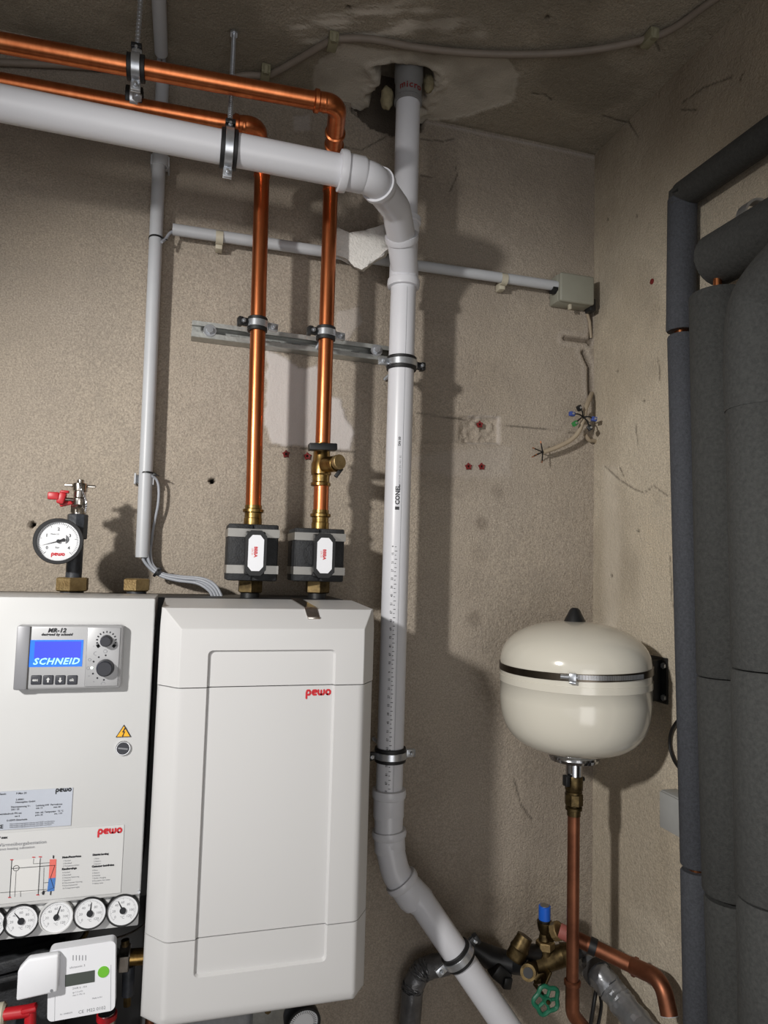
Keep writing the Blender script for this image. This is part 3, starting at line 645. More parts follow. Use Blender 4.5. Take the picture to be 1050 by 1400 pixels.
m = MB(); m.lathe_open(a, b-a, [(.011, .001), (.0125, 0), (.0125, (b-a).length), (.011, (b-a).length), (.011, .001)], 28); m.build('tube', 'conduit', t)
for k in range(2):
    o = V((k-.5)*.009, 0, 0); tag(MB().sweep(spline([a+(b-a).normalized()*.02+o, a+o+V(0, .01, 0), V(a.x, -.02, a.z-.012)+o, A+V(0, 0, .02)+o, A-V(0, 0, .03)+o]), .0038, 10).build('cable', 'cable_grey'), 'grey cable bridging the gap between ceiling conduit and vertical conduit, %s one' % ('left' if k == 0 else 'right'), 'cable', 'cables at the ceiling conduit')
t = thing('conduit', 'horizontal grey conduit behind the copper pipes, leading to the junction box', 'conduit', W(235, 313, -.03))
a, b = W(236, 313.5, -.03), W(761, 391, -.03)
m = MB(); m.lathe_open(a, b-a, [(.0095, .001), (.0112, 0), (.0112, (b-a).length), (.0095, (b-a).length), (.0095, .001)], 28); m.build('tube', 'conduit', t)
for px, py, s_ in ((300, 325, 'left of the copper pipes'), (688, 382, 'near the junction box')):
    c = W(px, py, -.03); m = MB(); m.ring(c, b-a, .0112, .0135, .014, 20); m.box(c+V(0, .014, -.012), (.013, .022, .018), None, .001)
    tag(m.build('conduit_clip', 'clip'), 'small clip under the horizontal conduit '+s_, 'clip', 'conduit clips')
tag(MB().sweep(spline([W(240, 315, -.03), W(232, 319, -.032), W(227, 326, -.036), W(221, 331, -.044)]), .0028, 10).build('cable', 'cable_grey'), 'thin grey cable end poking out of the horizontal conduit', 'cable')
t = thing('junction_box', 'square grey junction box in the upper wall corner', 'junction box', W(788, 396, 0))
a, b = W(765, 372, -.045), W(811, 418, -.045)
MB().span(a.x-.002, b.x, -.04, -.002, b.z+.001, a.z-.001, .004).build('body', 'jbox', t); MB().span(a.x, b.x+.001, -.05, -.039, b.z, a.z, .005, 3).build('lid', 'jbox', t)
MB().cyl(V(a.x-.012, -.03, (a.z+b.z)/2-.003), V(a.x, -.03, (a.z+b.z)/2-.003), .010).build('gland', 'black', t)
m = MB(); m.box(V((a.x+b.x)/2-.008, -.03, b.z-.004), (.006, .008, .012), None, .001); m.build('lug', 'clip', t)
MB().box(V(b.x+.007, -.022, b.z+.008), (.016, .024, .03), None, .003).build('side_gland', 'black', t)
tag(MB().sweep([V(b.x+.003, -.012, b.z), W(806, 440, -.004), W(808, 462, .003)], .0035, 10).build('cable', 'cable_beige'), 'beige cable leaving the junction box downwards in a wall slot', 'cable')

# ceiling cable and its clips
pts = [WZ(1020, -30, ZC-.009), WZ(970, 4, ZC-.009), WZ(925, 36, ZC-.009), WZ(888, 52, ZC-.009), WZ(820, 67, ZC-.009), WZ(740, 74, ZC-.009), WZ(650, 73, ZC-.009), WZ(570, 65, ZC-.009), WZ(510, 54, ZC-.009), WZ(470, 53, ZC-.009), WZ(450, 57, ZC-.009), WZ(415, 77, ZC-.009), WZ(380, 97, ZC-.009), WZ(363, 103, ZC-.009)]
pts += [V(W(330, 100, 0).x, -.03, ZC-.01), V(W(290, 100, 0).x, -.01, ZC-.022), W(240, 101, -.009), W(165, 95, -.009), W(80, 89, -.009), W(-40, 84, -.009)]
tag(MB().sweep(spline(pts, 6), .0066, 12).build('cable', 'cable_ceiling'), 'long grey cable clipped along the ceiling', 'cable')
for px, py, s_ in ((455, 55, 'middle'), (888, 50, 'right'), (363, 98, 'left')):
    c = WZ(px, py, ZC-.008); m = MB(); m.box(c-V(0, 0, .003), (.018, .034, .019), None, .002); m.cyl(c+V(0, -.004-.012, 0), c+V(0, -.012, -.014), .006, n=12)
    tag(m.build('cable_clip', 'clip_dull'), s_+' of the three plastic clips holding the ceiling cable', 'clip', 'ceiling cable clips')

# loose cables at the corner
tag(MB().sweep(spline([W(809, 538, .0), W(806, 545, -.02), W(801, 558, -.035), W(797, 575, -.04), W(790, 592, -.038), W(778, 603, -.033), W(760, 612, -.03), W(743, 618, -.028)]), .0052, 12).build('cable', 'cable_beige'), 'beige cable hanging from the wall slot, its cores stripped', 'cable')
for k, (qx, qy) in enumerate(((739, 603), (728, 612), (727, 625), (741, 633), (732, 622))):
    p0, p1 = W(742, 618, -.028), W(qx, qy, -.033); m = MB(); m.sweep([p0+V(.006, 0, 0), p0, p0.lerp(p1, .8)], .0014, 8); o = m.build('cable_core', 'wire')
    tag(o, ('black core pointing up', 'black core pointing up and left', 'black core pointing left', 'black core pointing straight down', 'black core pointing down and left')[k]+' from the stripped end of the beige cable', 'wire', 'splayed cable cores'); MB().sweep([p0.lerp(p1, .8), p1], .001, 8).build('copper_tip', 'copper', o)
tag(MB().sweep(spline([W(800, 594, -.02), W(806, 602, -.014), W(815, 604, -.008), W(820, 620, -.006), W(822, 650, -.004), W(817, 676, .002)]), .0045, 12).build('cable', 'cable_beige'), 'beige cable running down the corner into the wall', 'cable')
for k, (qx, qy, c, nm) in enumerate(((782, 566, 'terminal_blue', 'dark blue wire connector, leftmost of the bunch'), (812, 573, 'terminal_blue', 'dark blue wire connector, rightmost of the bunch'), (786, 579, 'terminal_green', 'green wire connector in the bunch at the corner'), (792, 558, 'black', 'black wire connector on top of the bunch'), (806, 585, 'black', 'black wire connector at the bottom of the bunch'))):
    p0, p1 = W(797, 570, -.045), W(qx, qy, -.05); t = thing('wire_connector', nm, 'connector', p1, 'wire connectors')
    d = (p1-p0).normalized(); R = d.to_track_quat('X', 'Z').to_matrix(); MB().box(p1, (.0125, .009, .010), R, .0015).build('housing', c, t); MB().sweep(spline([p0, p0.lerp(p1, .5)+V(0, -.004, .002), p1]), .0016, 8).build('lead', 'wire', t)
    MB().cyl(p1-V(0, .007, 0), p1-V(0, .002, 0), .0024, n=10).build('screw', 'zinc', t)

# wall plugs
for px, py, s_ in ((657, 580, 'in the chased pocket'), (640, 638, 'left of the pair below the pocket'), (658, 638, 'right of the pair below the pocket'), (391, 621, 'left of the pair between the copper pipes'), (420, 624, 'right of the pair between the copper pipes')):
    c = W(px, py, 0); dy = .006 if py == 580 else 0; m = MB()
    m.lathe_open(c+V(0, dy, 0), (0, -1, 0), [(.0025, -.012), (.0028, .004), (.0055, .0045), (.0062, .002), (.0058, -.002)], 14)
    for k in range(5): a = 2*PI*k/5+.4; m.box(c+V(.0065*math.cos(a), dy-.002, .0065*math.sin(a)), (.003, .003, .003), None, .0005)
    o = tag(m.build('wall_plug', 'plug_red'), 'dark red wall plug '+s_, 'wall plug', 'red wall plugs'); MB().cyl(c+V(0, dy+.004, 0), c+V(0, dy-.0005, 0), .0026, n=12).build('bore', 'void', o)
c = WX(892, 385, XR); tag(MB().lathe(c, (-1, 0, 0), [(.007, -.004), (.006, .002), (.003, .003)], 9).build('wall_plug', 'plug_red'), 'dark red wall plug on the right wall', 'wall plug', 'red wall plugs')

# white foam piece behind the pipes and foam in the ceiling hole
P = [(448, 311), (462, 312), (478, 318), (500, 315), (520, 310), (531, 306), (534, 335), (524, 350), (508, 358), (494, 369), (484, 366), (474, 354), (452, 346)]
bm = bmesh.new(); f0 = [bm.verts.new(W(x+random.uniform(-1, 1), y+random.uniform(-1, 1), -.09)) for x, y in P]; f1 = [bm.verts.new(W(x+3, y+2, -.035)) for x, y in P]
bm.faces.new(f0); bm.faces.new(f1[::-1]); n = len(P)
for i in range(n): bm.faces.new((f0[i], f0[(i+1) % n], f1[(i+1) % n], f1[i]))
bmesh.ops.triangulate(bm, faces=bm.faces[:]); bmesh.ops.subdivide_edges(bm, edges=bm.edges[:], cuts=3, use_grid_fill=True)
for v in bm.verts: v.co += V(random.uniform(-1, 1), random.uniform(-1, 1), random.uniform(-1, 1))*.0011
tag(MB().frombm(bm).build('foam_piece', 'eps_white', smooth=80), 'broken white foam piece wedged between copper pipe and drain pipe', 'foam')
for k, (px, py, r) in enumerate(((529, 134, .013), (586, 114, .011))):
    c = W(px, py, -.11); bm = bmesh.new(); bmesh.ops.create_icosphere(bm, subdivisions=3, radius=r)
    for v in bm.verts: v.co *= 1+random.uniform(-.12, .12); v.co.z *= 1.9
    tag(MB().frombm(bm, Matrix.Translation(c)).build('foam_lump', 'pu_foam', smooth=80), 'yellowish foam lump in the ceiling hole, '+('left of the pipe', 'right of the pipe')[k], 'foam', 'foam lumps')

# ---------------------------------------------------------------- white cover (heat exchanger)
YF, YRIM, YBK = -.355, -.32, -.16
TK = .9
k_ = [W(222, 832, YRIM), W(190, 1388, YRIM), W(514, 832, YRIM), W(496, 1351, YRIM)]
CX0, CX1 = (k_[0].x+k_[1].x)/2, (k_[2].x+k_[3].x)/2; CZ0, CZ1 = (k_[1].z+k_[3].z)/2, 1.4325
CZ1 = (k_[0].z+k_[2].z)/2
print('cover', CX0, CX1, CZ0, CZ1)
def cover_piece(name, z0, z1, top=False, bottom=False):
    prof = [(CX0, YBK), (CX0, YRIM), (CX0+.03, YF), (CX1-.024, YF), (CX1, YRIM), (CX1, YBK)]
    bm = bmesh.new(); rings = []
    def ring(z, pr, dz=None): rings.append([bm.verts.new((x, y, z + (dz[i] if dz else 0))) for i, (x, y) in enumerate(pr)])
    if bottom: ring(z0, [(x, y+(.004 if y == YF else 0)) for x, y in prof]); ring(z0+.012, prof)
    else: ring(z0, prof)
    if top:
        ring(z1-.028, prof); ring(z1, [(CX0+.001, YBK), (CX0+.001, YRIM+.004), (CX0+.004, YRIM), (CX1-.004, YRIM), (CX1-.001, YRIM+.004), (CX1-.001, YBK)], [.006, 0, 0, 0, 0, .006])
    else: ring(z1, prof)
    n = 6
    for a, b in zip(rings[:-1], rings[1:]):
        for i in range(n): bm.faces.new((a[i], a[(i+1) % n], b[(i+1) % n], b[i]))
    bm.faces.new(rings[0][::-1]); bm.faces.new(rings[-1]); bm.normal_update()
    ed = [e for e in bm.edges if e.calc_length() > .01 and e.calc_face_angle(0) > .25 and max(v.co.y for v in e.verts) < YRIM+.012 and not (abs(e.verts[0].co.z-e.verts[1].co.z) < 1e-6 and not (top and e.verts[0].co.z > z1-.04) and not (bottom and e.verts[0].co.z < z0+.02))]
    bmesh.ops.bevel(bm, geom=ed, offset=.0085, segments=4, profile=.6, affect='EDGES', clamp_overlap=True)
    return bm
ct = thing('heat_exchanger_cover', 'large white plastic cover with recessed panel, right of the control cabinet', 'cabinet', V((CX0+CX1)/2, -.1, CZ0))
zs1, zs2 = W(232, 941, YF).z, W(350, 1275, YF).z
zsb = W(224, 1291, YF).z
zs2 = (W(224, 1291, YF).z+W(491, 1259, YF).z)/2; zs1 = (W(240, 942, YF).z+W(459, 936, YF).z)/2
i0, i1 = W(286, 890, YF), W(446, 1313, YF); i2 = W(262.5, 1340, YF); i3 = W(460, 887, YF)
ix0, ix1, iz0, iz1 = (i0.x+i2.x)/2, (i1.x+i3.x)/2, (i2.z+i1.z)/2, (i0.z+i3.z)/2
def finish(bm, name):
    me = bpy.data.meshes.new(name); bm.to_mesh(me); bm.free(); o = bpy.data.objects.new(name, me); COL.objects.link(o)
    cm = MB(); 
    P_ = rr2(ix0, ix1, iz0, iz1, .007, 5); Q_ = rr2(ix0+.003, ix1-.003, iz0+.003, iz1-.003, .005, 5); nn_ = len(P_)
    vs = [V(x, YF-.002, z) for x, z in rr2(ix0-.001, ix1+.001, iz0-.001, iz1+.001, .008, 5)]+[V(x, YF+.005, z) for x, z in Q_]
    cm.add(vs, [tuple(range(nn_)), tuple(range(2*nn_-1, nn_-1, -1))]+[(i, nn_+i, nn_+(i+1) % nn_, (i+1) % nn_) for i in range(nn_)])
    cu = cm.build('cutter', 'seam'); md = o.modifiers.new('b', 'BOOLEAN'); md.object = cu; md.operation = 'DIFFERENCE'; md.solver = 'EXACT'
    dg = bpy.context.evaluated_depsgraph_get(); me2 = bpy.data.meshes.new_from_object(o.evaluated_get(dg)); o.modifiers.clear(); o.data = me2; me2.name = name
    bpy.data.objects.remove(cu); me2.materials.clear(); me2.materials.append(MATS['cover_white']); me2.shade_smooth(); me2.set_sharp_from_angle(angle=math.radians(28))
    o.parent = ct; o.matrix_parent_inverse = Matrix.Translation(ct.location).inverted(); return o
g = .0007
finish(cover_piece('upper_shell', zs1+g, CZ1, top=True), 'upper_shell'); finish(cover_piece('middle_shell', zs2+g, zs1-g), 'middle_shell'); finish(cover_piece('lower_shell', CZ0, zs2-g, bottom=True), 'lower_shell')
MB().span(CX0+.004, CX1-.004, YRIM+.004, YBK+.002, CZ0+.01, CZ1-.035).build('liner', 'seam', ct)
m = MB(); lo_ = W(418, 951, YF+.005); logo(m, lo_+V(0, -.0004, 0), (1, 0, 0), (0, 0, 1), .0098); m.build('logo', 'print_red', ct)
# metal strap over the top edge
sx = W(425, 830, YRIM).x
m = MB()
stp = [V(sx, -.16, CZ1+.0075), V(sx, YRIM+.002, CZ1+.0018), V(sx, YRIM-.003, CZ1-.001), V(sx+.002, YRIM-.016, CZ1-.0125)]
for p, q in zip(stp[:-1], stp[1:]):
    d = (q-p).normalized(); nn_ = d.cross(V(1, 0, 0)).normalized()*.0008
    if nn_.z < 0: nn_ = -nn_
    xw = V(.0095, 0, 0); m.add([p-xw-nn_, p+xw-nn_, q+xw-nn_, q-xw-nn_, p-xw+nn_, p+xw+nn_, q+xw+nn_, q-xw+nn_], [(0, 1, 2, 3), (4, 5, 6, 7), (0, 1, 5, 4), (1, 2, 6, 5), (2, 3, 7, 6), (3, 0, 4, 7)])
m.box(stp[-1]+V(0, -.001, 0), (.019, .004, .004), None, .001); m.build('spring_clip', 'nickel', ct)
ft = thing('support_rack', 'black steel rack behind the white cover and cabinet, carrying the valve blocks', 'rack', V(0, -.08, .62))
MB().span(-.42, CX1-.015, -.152, -.014, .95, CZ1+.0068).build('frame_body', 'black', ft)

# ---------------------------------------------------------------- control cabinet (left)
BX0, BX1 = -.5, CX0-.0085
zt_ = W(110, 817, -.32).z; dz0, dz1 = W(95, 1231, -.32).z, W(95, 1275, -.315).z
bt = thing('control_cabinet', 'white sheet-steel control cabinet on the left with display and row of dials', 'cabinet', V(-.2, -.1, dz1))
MB().span(BX0, BX1-.002, -.308, -.158, dz0, zt_-.001, .001).build('body', 'cabinet_box', bt)
MB().span(BX0, BX1, -.324, -.306, dz0, zt_, .0022, 3).build('door', 'cabinet_box', bt)
MB().span(BX0, BX1-.001, -.316, -.306, dz1, dz0-.0012, .0015).build('dial_panel', 'cabinet', bt)
MB().span(BX0, BX1-.01, -.306, -.158, dz1+.004, dz0-.001, .0015).build('dial_housing', 'black', bt)
YD = -.3245
c = W(190, 1219, YD); MB().cyl(c, c-V(0, .002, 0), .002, n=10).build('screw', 'zinc', bt)
# lock and warning sign
c = W(168.5, 1022.5, YD); m = MB(); m.ring(c-V(0, .0015, 0), (0, 1, 0), .0086, .0099, .004, 32, .0008); lk = m.build('lock_ring', 'chrome', bt); MB().cyl(c+V(0, .001, 0), c-V(0, .004, 0), .0088, n=30, bev=.0006).build('lock_core', 'knob', bt)
MB().box(c-V(0, .0042, 0), (.013, .0008, .002), Matrix.Rotation(.15, 3, 'Y')).build('key_slot', 'print_grey', bt)
c = W(169, 1002, YD)-V(0, .0006, 0); s_ = .0104
tri = lambda k: [(-s_*k, -s_*.5*k-.0005), (s_*k, -s_*.5*k-.0005), (0, s_*1.12*k)]
MB().plate(tri(1), c, (1, 0, 0), (0, 0, 1), .0004).build('warning_sign', 'print_black', bt); MB().plate(tri(.83), c-V(0, .0004, 0), (1, 0, 0), (0, 0, 1), .0003).build('sign_face', 'yellow', bt)
m = MB(); m.plate([(.0012, .0075), (-.0022, .001), (.0002, .0012), (-.0014, -.0032), (-.0022, -.0028), (-.0012, -.0052), (.0008, -.0034), (-.0002, -.0034), (.0022, .0024), (.0002, .0022), (.003, .0075)], c-V(0, .0007, 0), (1, 0, 0), (0, 0, 1), .0003); m.build('lightning_bolt', 'print_black', bt)
# controller
def on(px, py, Y=-.336): return W(px, py, Y)
a0, a1, a2, a3 = on(23, 854), on(171, 855), on(19, 944), on(163.5, 941)
cx0, cx1, cz1, cz0 = (a0.x+a2.x)/2, (a1.x+a3.x)/2, (a0.z+a1.z)/2, (a2.z+a3.z)/2
kt = thing('heating_controller', 'grey heating controller with blue display on the cabinet door', 'controller', V((cx0+cx1)/2, -.324, cz0))
YK = -.339
MB().span(cx0, cx1, YK, -.3245, cz0, cz1, .004, 3).build('housing', 'ctrl', kt)
xs = on(40, 900).x; xm = on(118, 900).x
MB().span(cx0+.0005, xs, YK-.002, YK+.002, cz0+.001, cz1-.001, .002).build('side_cover', 'ctrl_dark', kt)
MB().span(xs-.0004, xs+.0006, YK-.0012, YK, cz0+.002, cz1-.002).build('joint', 'seam', kt)
MB().span(xm, cx1-.004, YK-.0012, YK, cz0+.004, cz1-.003, .001).build('dial_field', 'ctrl', kt)
l0, l1 = on(41, 875, YK), on(112, 911, YK)
MB().span(l0.x, l1.x, YK-.0006, YK+.001, l1.z, l0.z).build('display_frame', 'lcd_edge', kt)
dp = MB().span(l0.x+.0065, l1.x-.0025, YK-.0009, YK, l1.z+.0115, l0.z-.002).build('display', 'lcd', kt)
m = MB(); put_text(m, 'SCHNEID', .0165, V(l0.x+.0042, YK-.0014, l1.z+.003), (1, 0, 0), (0, 0, 1), bold=.00045, shear=.28, spacing=1.12)
xs_ = [v.x for v in m.v]; k_ = (l1.x-l0.x-.009)/(max(xs_)-min(xs_)); mn = min(xs_)
for v in m.v: v.x = l0.x+.006+(v.x-mn)*k_
m.v = [V(v.x, v.y, l1.z+.0035+(v.z-l1.z-.003)*.82) for v in m.v]; m.build('display_text', 'lcd_text', kt)
m = MB(); put_text(m, 'MR-12', .0088, V(on(66, 862).x, YK-.0006, on(66, 864).z), (1, 0, 0), (0, 0, 1), bold=.0004, shear=.25, spacing=1.1); put_text(m, 'designed by schneid', .0052, V(on(57, 868).x, YK-.0006, on(57, 868.5).z), (1, 0, 0), (0, 0, 1), bold=.0002, shear=.2, spacing=1.05); m.build('lettering', 'print_black', kt)
for k, px in enumerate((49.5, 66, 82.5, 99)):
    c = on(px, 929.5, YK); b_ = MB().box(c, (.0133, .003, .0128), None, .0013, 3).build('button', 'key', kt)
    m = MB()
    if k == 0: put_text(m, 'esc', .006, c+V(-.0045, -.0019, -.0014), (1, 0, 0), (0, 0, 1), bold=.0002)
    elif k == 3: put_text(m, 'ok', .006, c+V(-.0035, -.0019, -.0014), (1, 0, 0), (0, 0, 1), bold=.0002)
    else:
        s_ = 1 if k == 1 else -1; m.plate([(-.001, -.0032*s_), (.001, -.0032*s_), (.001, .0004*s_), (.0026, .0004*s_), (0, .0036*s_), (-.0026, .0004*s_), (-.001, .0004*s_)], c-V(0, .0016, 0), (1, 0, 0), (0, 0, 1), .0003)
    m.build('symbol', 'sticker_white', b_)
for px, py, r in ((145.5, 876, .0079), (144, 913, .0115)):
    c = on(px, py, YK-.001); m = MB(); m.lathe(c, (0, -1, 0), [(r*1.05, 0), (r, .004), (r*.93, .011), (r*.8, .0125)], 30)
    m.build('rotary_knob', 'knob', kt)
m = MB(); c = on(145.5, 876, YK-.0014)
for k in range(13):
    a = math.radians(-35+k*250/12); rr_ = .0112; d = V(math.cos(a), 0, math.sin(a)); w_ = V(-math.sin(a), 0, math.cos(a))*(.0008+.0001*abs(k-6)/2); l_ = .0025
    m.add([c+d*rr_-w_, c+d*rr_+w_, c+d*(rr_+l_)+w_, c+d*(rr_+l_)-w_], [(0, 1, 2, 3)])
for a in (-38, -30, 218, 210):
    d = V(math.cos(math.radians(a)), 0, math.sin(math.radians(a))); w_ = V(-d.z, 0, d.x)*.0018; m.add([c+d*.0106-w_, c+d*.0106+w_, c+d*.0148+w_, c+d*.0148-w_], [(0, 1, 2, 3)])
for px, py in ((144.5, 896), (135, 898.5), (128, 904.5), (127, 921), (133, 927), (142, 929.5)):
    q = on(px, py, YK-.0014); m.add([q+V(.0013*math.cos(a), 0, .0013*math.sin(a)) for a in [2*PI*i/10 for i in range(10)]], [tuple(range(10))])
m.build('printed_marks', 'print_black', kt)
q = on(125.5, 913, YK-.0012); MB().cyl(q, q-V(0, .0008, 0), .0018, n=14).build('led', 'led', kt)
m = MB()
def circ(m, c, r, wd=.0005, a0=0, a1=360, n=16): stroke(m, [(r*math.cos(math.radians(a0+(a1-a0)*i/n)), r*math.sin(math.radians(a0+(a1-a0)*i/n))) for i in range(n+1)], wd, c, (1, 0, 0), (0, 0, 1), 6)
circ(m, on(144, 890.5, YK-.0014), .0024); circ(m, on(131, 893.5, YK-.0014), .0026, a0=70, a1=290); circ(m, on(122.5, 902, YK-.0014), .0018); circ(m, on(118.8+1.8, 913.5, YK-.0014), .002)
put_text(m, '-', .009, on(120, 926, YK-.0014), (1, 0, 0), (0, 0, 1)); put_text(m, 'v', .005, on(127, 933, YK-.0014), (1, 0, 0), (0, 0, 1)); circ(m, on(141, 935, YK-.0014), .0026, a0=0, a1=200); put_text(m, '-', .006, on(127, 884.5, YK-.0014), (1, 0, 0), (0, 0, 1)); put_text(m, '+', .006, on(158, 885, YK-.0014), (1, 0, 0), (0, 0, 1))
m.build('printed_symbols', 'print_grey', kt)
# rating plate
def pl(px, py, Y=YD-.0008): return W(px, py, Y)
r0, r1 = pl(99.5, 1077), pl(97, 1128.5)
rt = thing('rating_plate', 'silver grey rating plate stuck on the cabinet door', 'sticker', V(-.3, YD, r1.z))
RX1 = (r0.x+r1.x)/2; RX0 = RX1-.145
MB().span(RX0, RX1, YD-.0006, YD-.0001, r1.z, r0.z).build('plate', 'sticker_silver', rt)
m = MB(); logo(m, pl(76, 1083), (1, 0, 0), (0, 0, 1), .0052); m.build('logo', 'print_black', rt)
m = MB()
for s_, px, py, sz in (('Typ Classic', -10, 1087.5, .004), ('P-Max 20', 22, 1086, .0038), ('Auftragsnennung', -28, 1096, .0038), ('2.49001', 21.5, 1094.5, .0036), ('Fertigungsnummer', -30, 1099.5, .0036), ('Heizungsbau GmbH', 21, 1098, .0034),
    ('Nennspannung V~', 15, 1104.5, .0036), ('230 / 50', 15, 1108, .0034), ('Leistung kW  Fernwärme', 49, 1102.5, .0036), ('min 15', 49, 1106, .0034), ('max 60', 73, 1104.5, .0034), ('Betriebsdruck PN sec', -2, 1114.5, .0036), ('prim 25', 48, 1115.5, .0034), ('sec 6', 20, 1117, .0034), ('max. zul. Temperatur  TS °C', 48, 1112, .0034), ('sec. 110', 74, 1113.5, .0034), ('D-02979 Elsterheide', 9, 1123, .0034)):
    put_text(m, s_, sz, pl(px, py), (1, 0, 0), (0, 0, 1), bold=.00008)
for k, n_ in enumerate((56, 52, 48)): put_text(m, 'Wärmeübertragungseinrichtung nach EnEV und Richtlinie'[:n_], .0027, pl(13, 1127.5+k*2.3), (1, 0, 0), (0, 0, 1))
put_text(m, 'CE', .0075, pl(-5, 1133), (1, 0, 0), (0, 0, 1), bold=.0003)
z_ = [v for v in m.v]
m.build('printing', 'print_black', rt)
# schematic label
s0, s1 = pl(171, 1122), pl(166, 1222)
st = thing('schematic_label', 'white label with red word mark and pipe diagram above the dials', 'sticker', V(-.25, YD, s1.z))
MB().span(-.42, (s0.x+s1.x)/2-.001, YD-.0005, YD-.0001, W(95, 1227, YD).z, r1.z-.004).build('sheet', 'sticker_white', st)
m = MB(); logo(m, pl(133.5, 1141, YD-.001), (1, 0, 0), (0, 0, 1), .0082); m.build('logo', 'print_red', st)
m = MB(); put_text(m, 'P max', .0048, pl(-2, 1147), (1, 0, 0), (0, 0, 1), bold=.0003)
for s_, px, py in (('Netz-/Fernwärme', 85, 1173.5), ('Kundenanlage', 84.5, 1189.5), ('District heating', 126.5, 1170), ('Customer installation', 125.5, 1186)): put_text(m, s_, .0037, pl(px, py, YD-.001), (1, 0, 0), (0, 0, 1), bold=.0003)
m.build('bold_print', 'print_black', st)
m = MB(); put_text(m, 'Wärmeübergabestation', .0072, pl(-5, 1158, YD-.001), (1, 0, 0), (0, 0, 1)); put_text(m, 'District heating substation', .0052, pl(-8, 1163.5, YD-.001), (1, 0, 0), (0, 0, 1))
for x_, y_, ls in ((86, 1178, ('1 Vorlauf', '2 Rücklauf', '3 Temperaturfühler')), (85, 1194, ('4 Vorlauf', '5 Rücklauf', '6 Heizung Sicherung', '7 Speicher', '8 Warmwasser Vorrang', '9 Sicherheitsventil', '10 Temperaturregler')), (128, 1175, ('1 Flow', '2 Return', '3 Sensor')), (126, 1191, ('4 Flow', '5 Return', '6 Heating', '7 Boiler charging', '8 Domestic hot water', '9 Safety valve'))):
    for k, s_ in enumerate(ls): put_text(m, s_, .0029, pl(x_, y_+3.6*k, YD-.001), (1, 0, 0), (0, 0, 1))
m.build('fine_print', 'print_grey', st)
def dline(m, pts, wd=.0007, Y=YD-.0012):
    q = [pl(x, y, Y) for x, y in pts]; o = V(0, Y, 0); stroke(m, [(p.x, p.z) for p in q], wd, o, (1, 0, 0), (0, 0, 1), 6)
MB().add([pl(17, 1176), pl(56, 1173), pl(53, 1219), pl(14, 1223)], [(0, 1, 2, 3)]).build('diagram_field', 'print_lightgrey', st)
MB().add([pl(68, 1175, YD-.0010), pl(77, 1174.5, YD-.0010), pl(76, 1200, YD-.0010), pl(66.5, 1201, YD-.0010)], [(0, 1, 2, 3)]).build('diagram_hot_side', 'print_salmon', st); MB().add([pl(66.5, 1201, YD-.0010), pl(76, 1200, YD-.0010), pl(74, 1218, YD-.0010), pl(64.5, 1219, YD-.0010)], [(0, 1, 2, 3)]).build('diagram_cold_side', 'print_blue', st)
m = MB(); dline(m, [(16, 1176), (13, 1227)]); dline(m, [(55, 1173), (52, 1223)]); dline(m, [(16, 1187.5), (75, 1183)]); dline(m, [(46, 1174), (45.5, 1181), (68, 1179.5)], .0004); dline(m, [(75, 1183), (69, 1200), (73.5, 1214)]); dline(m, [(-6, 1221), (64, 1216)], .0004); dline(m, [(22, 1190), (20, 1226)], .0004); dline(m, [(60, 1186), (59, 1217)], .0004); dline(m, [(60, 1207), (66, 1206.5)], .0004); dline(m, [(56, 1221), (73, 1214)], .0004)
dline(m, [(28, 1219), (28, 1226)], .0004); dline(m, [(59.5, 1219), (59, 1222)], .003); dline(m, [(69.5, 1219), (69, 1223)], .0016); dline(m, [(73, 1170), (73, 1173)], .0016); circ(m, pl(22, 1187, YD-.0012), .0036, .0006)
m.build('diagram_lines', 'print_black', st)
m = MB()
for x_, y_ in ((16, 1175.5), (13, 1227), (46, 1172), (55, 1171.5), (51.5, 1223.5)): dline(m, [(x_-1.6, y_), (x_+1.6, y_)], .0012)
m.build('diagram_arrows', 'print_red', st)
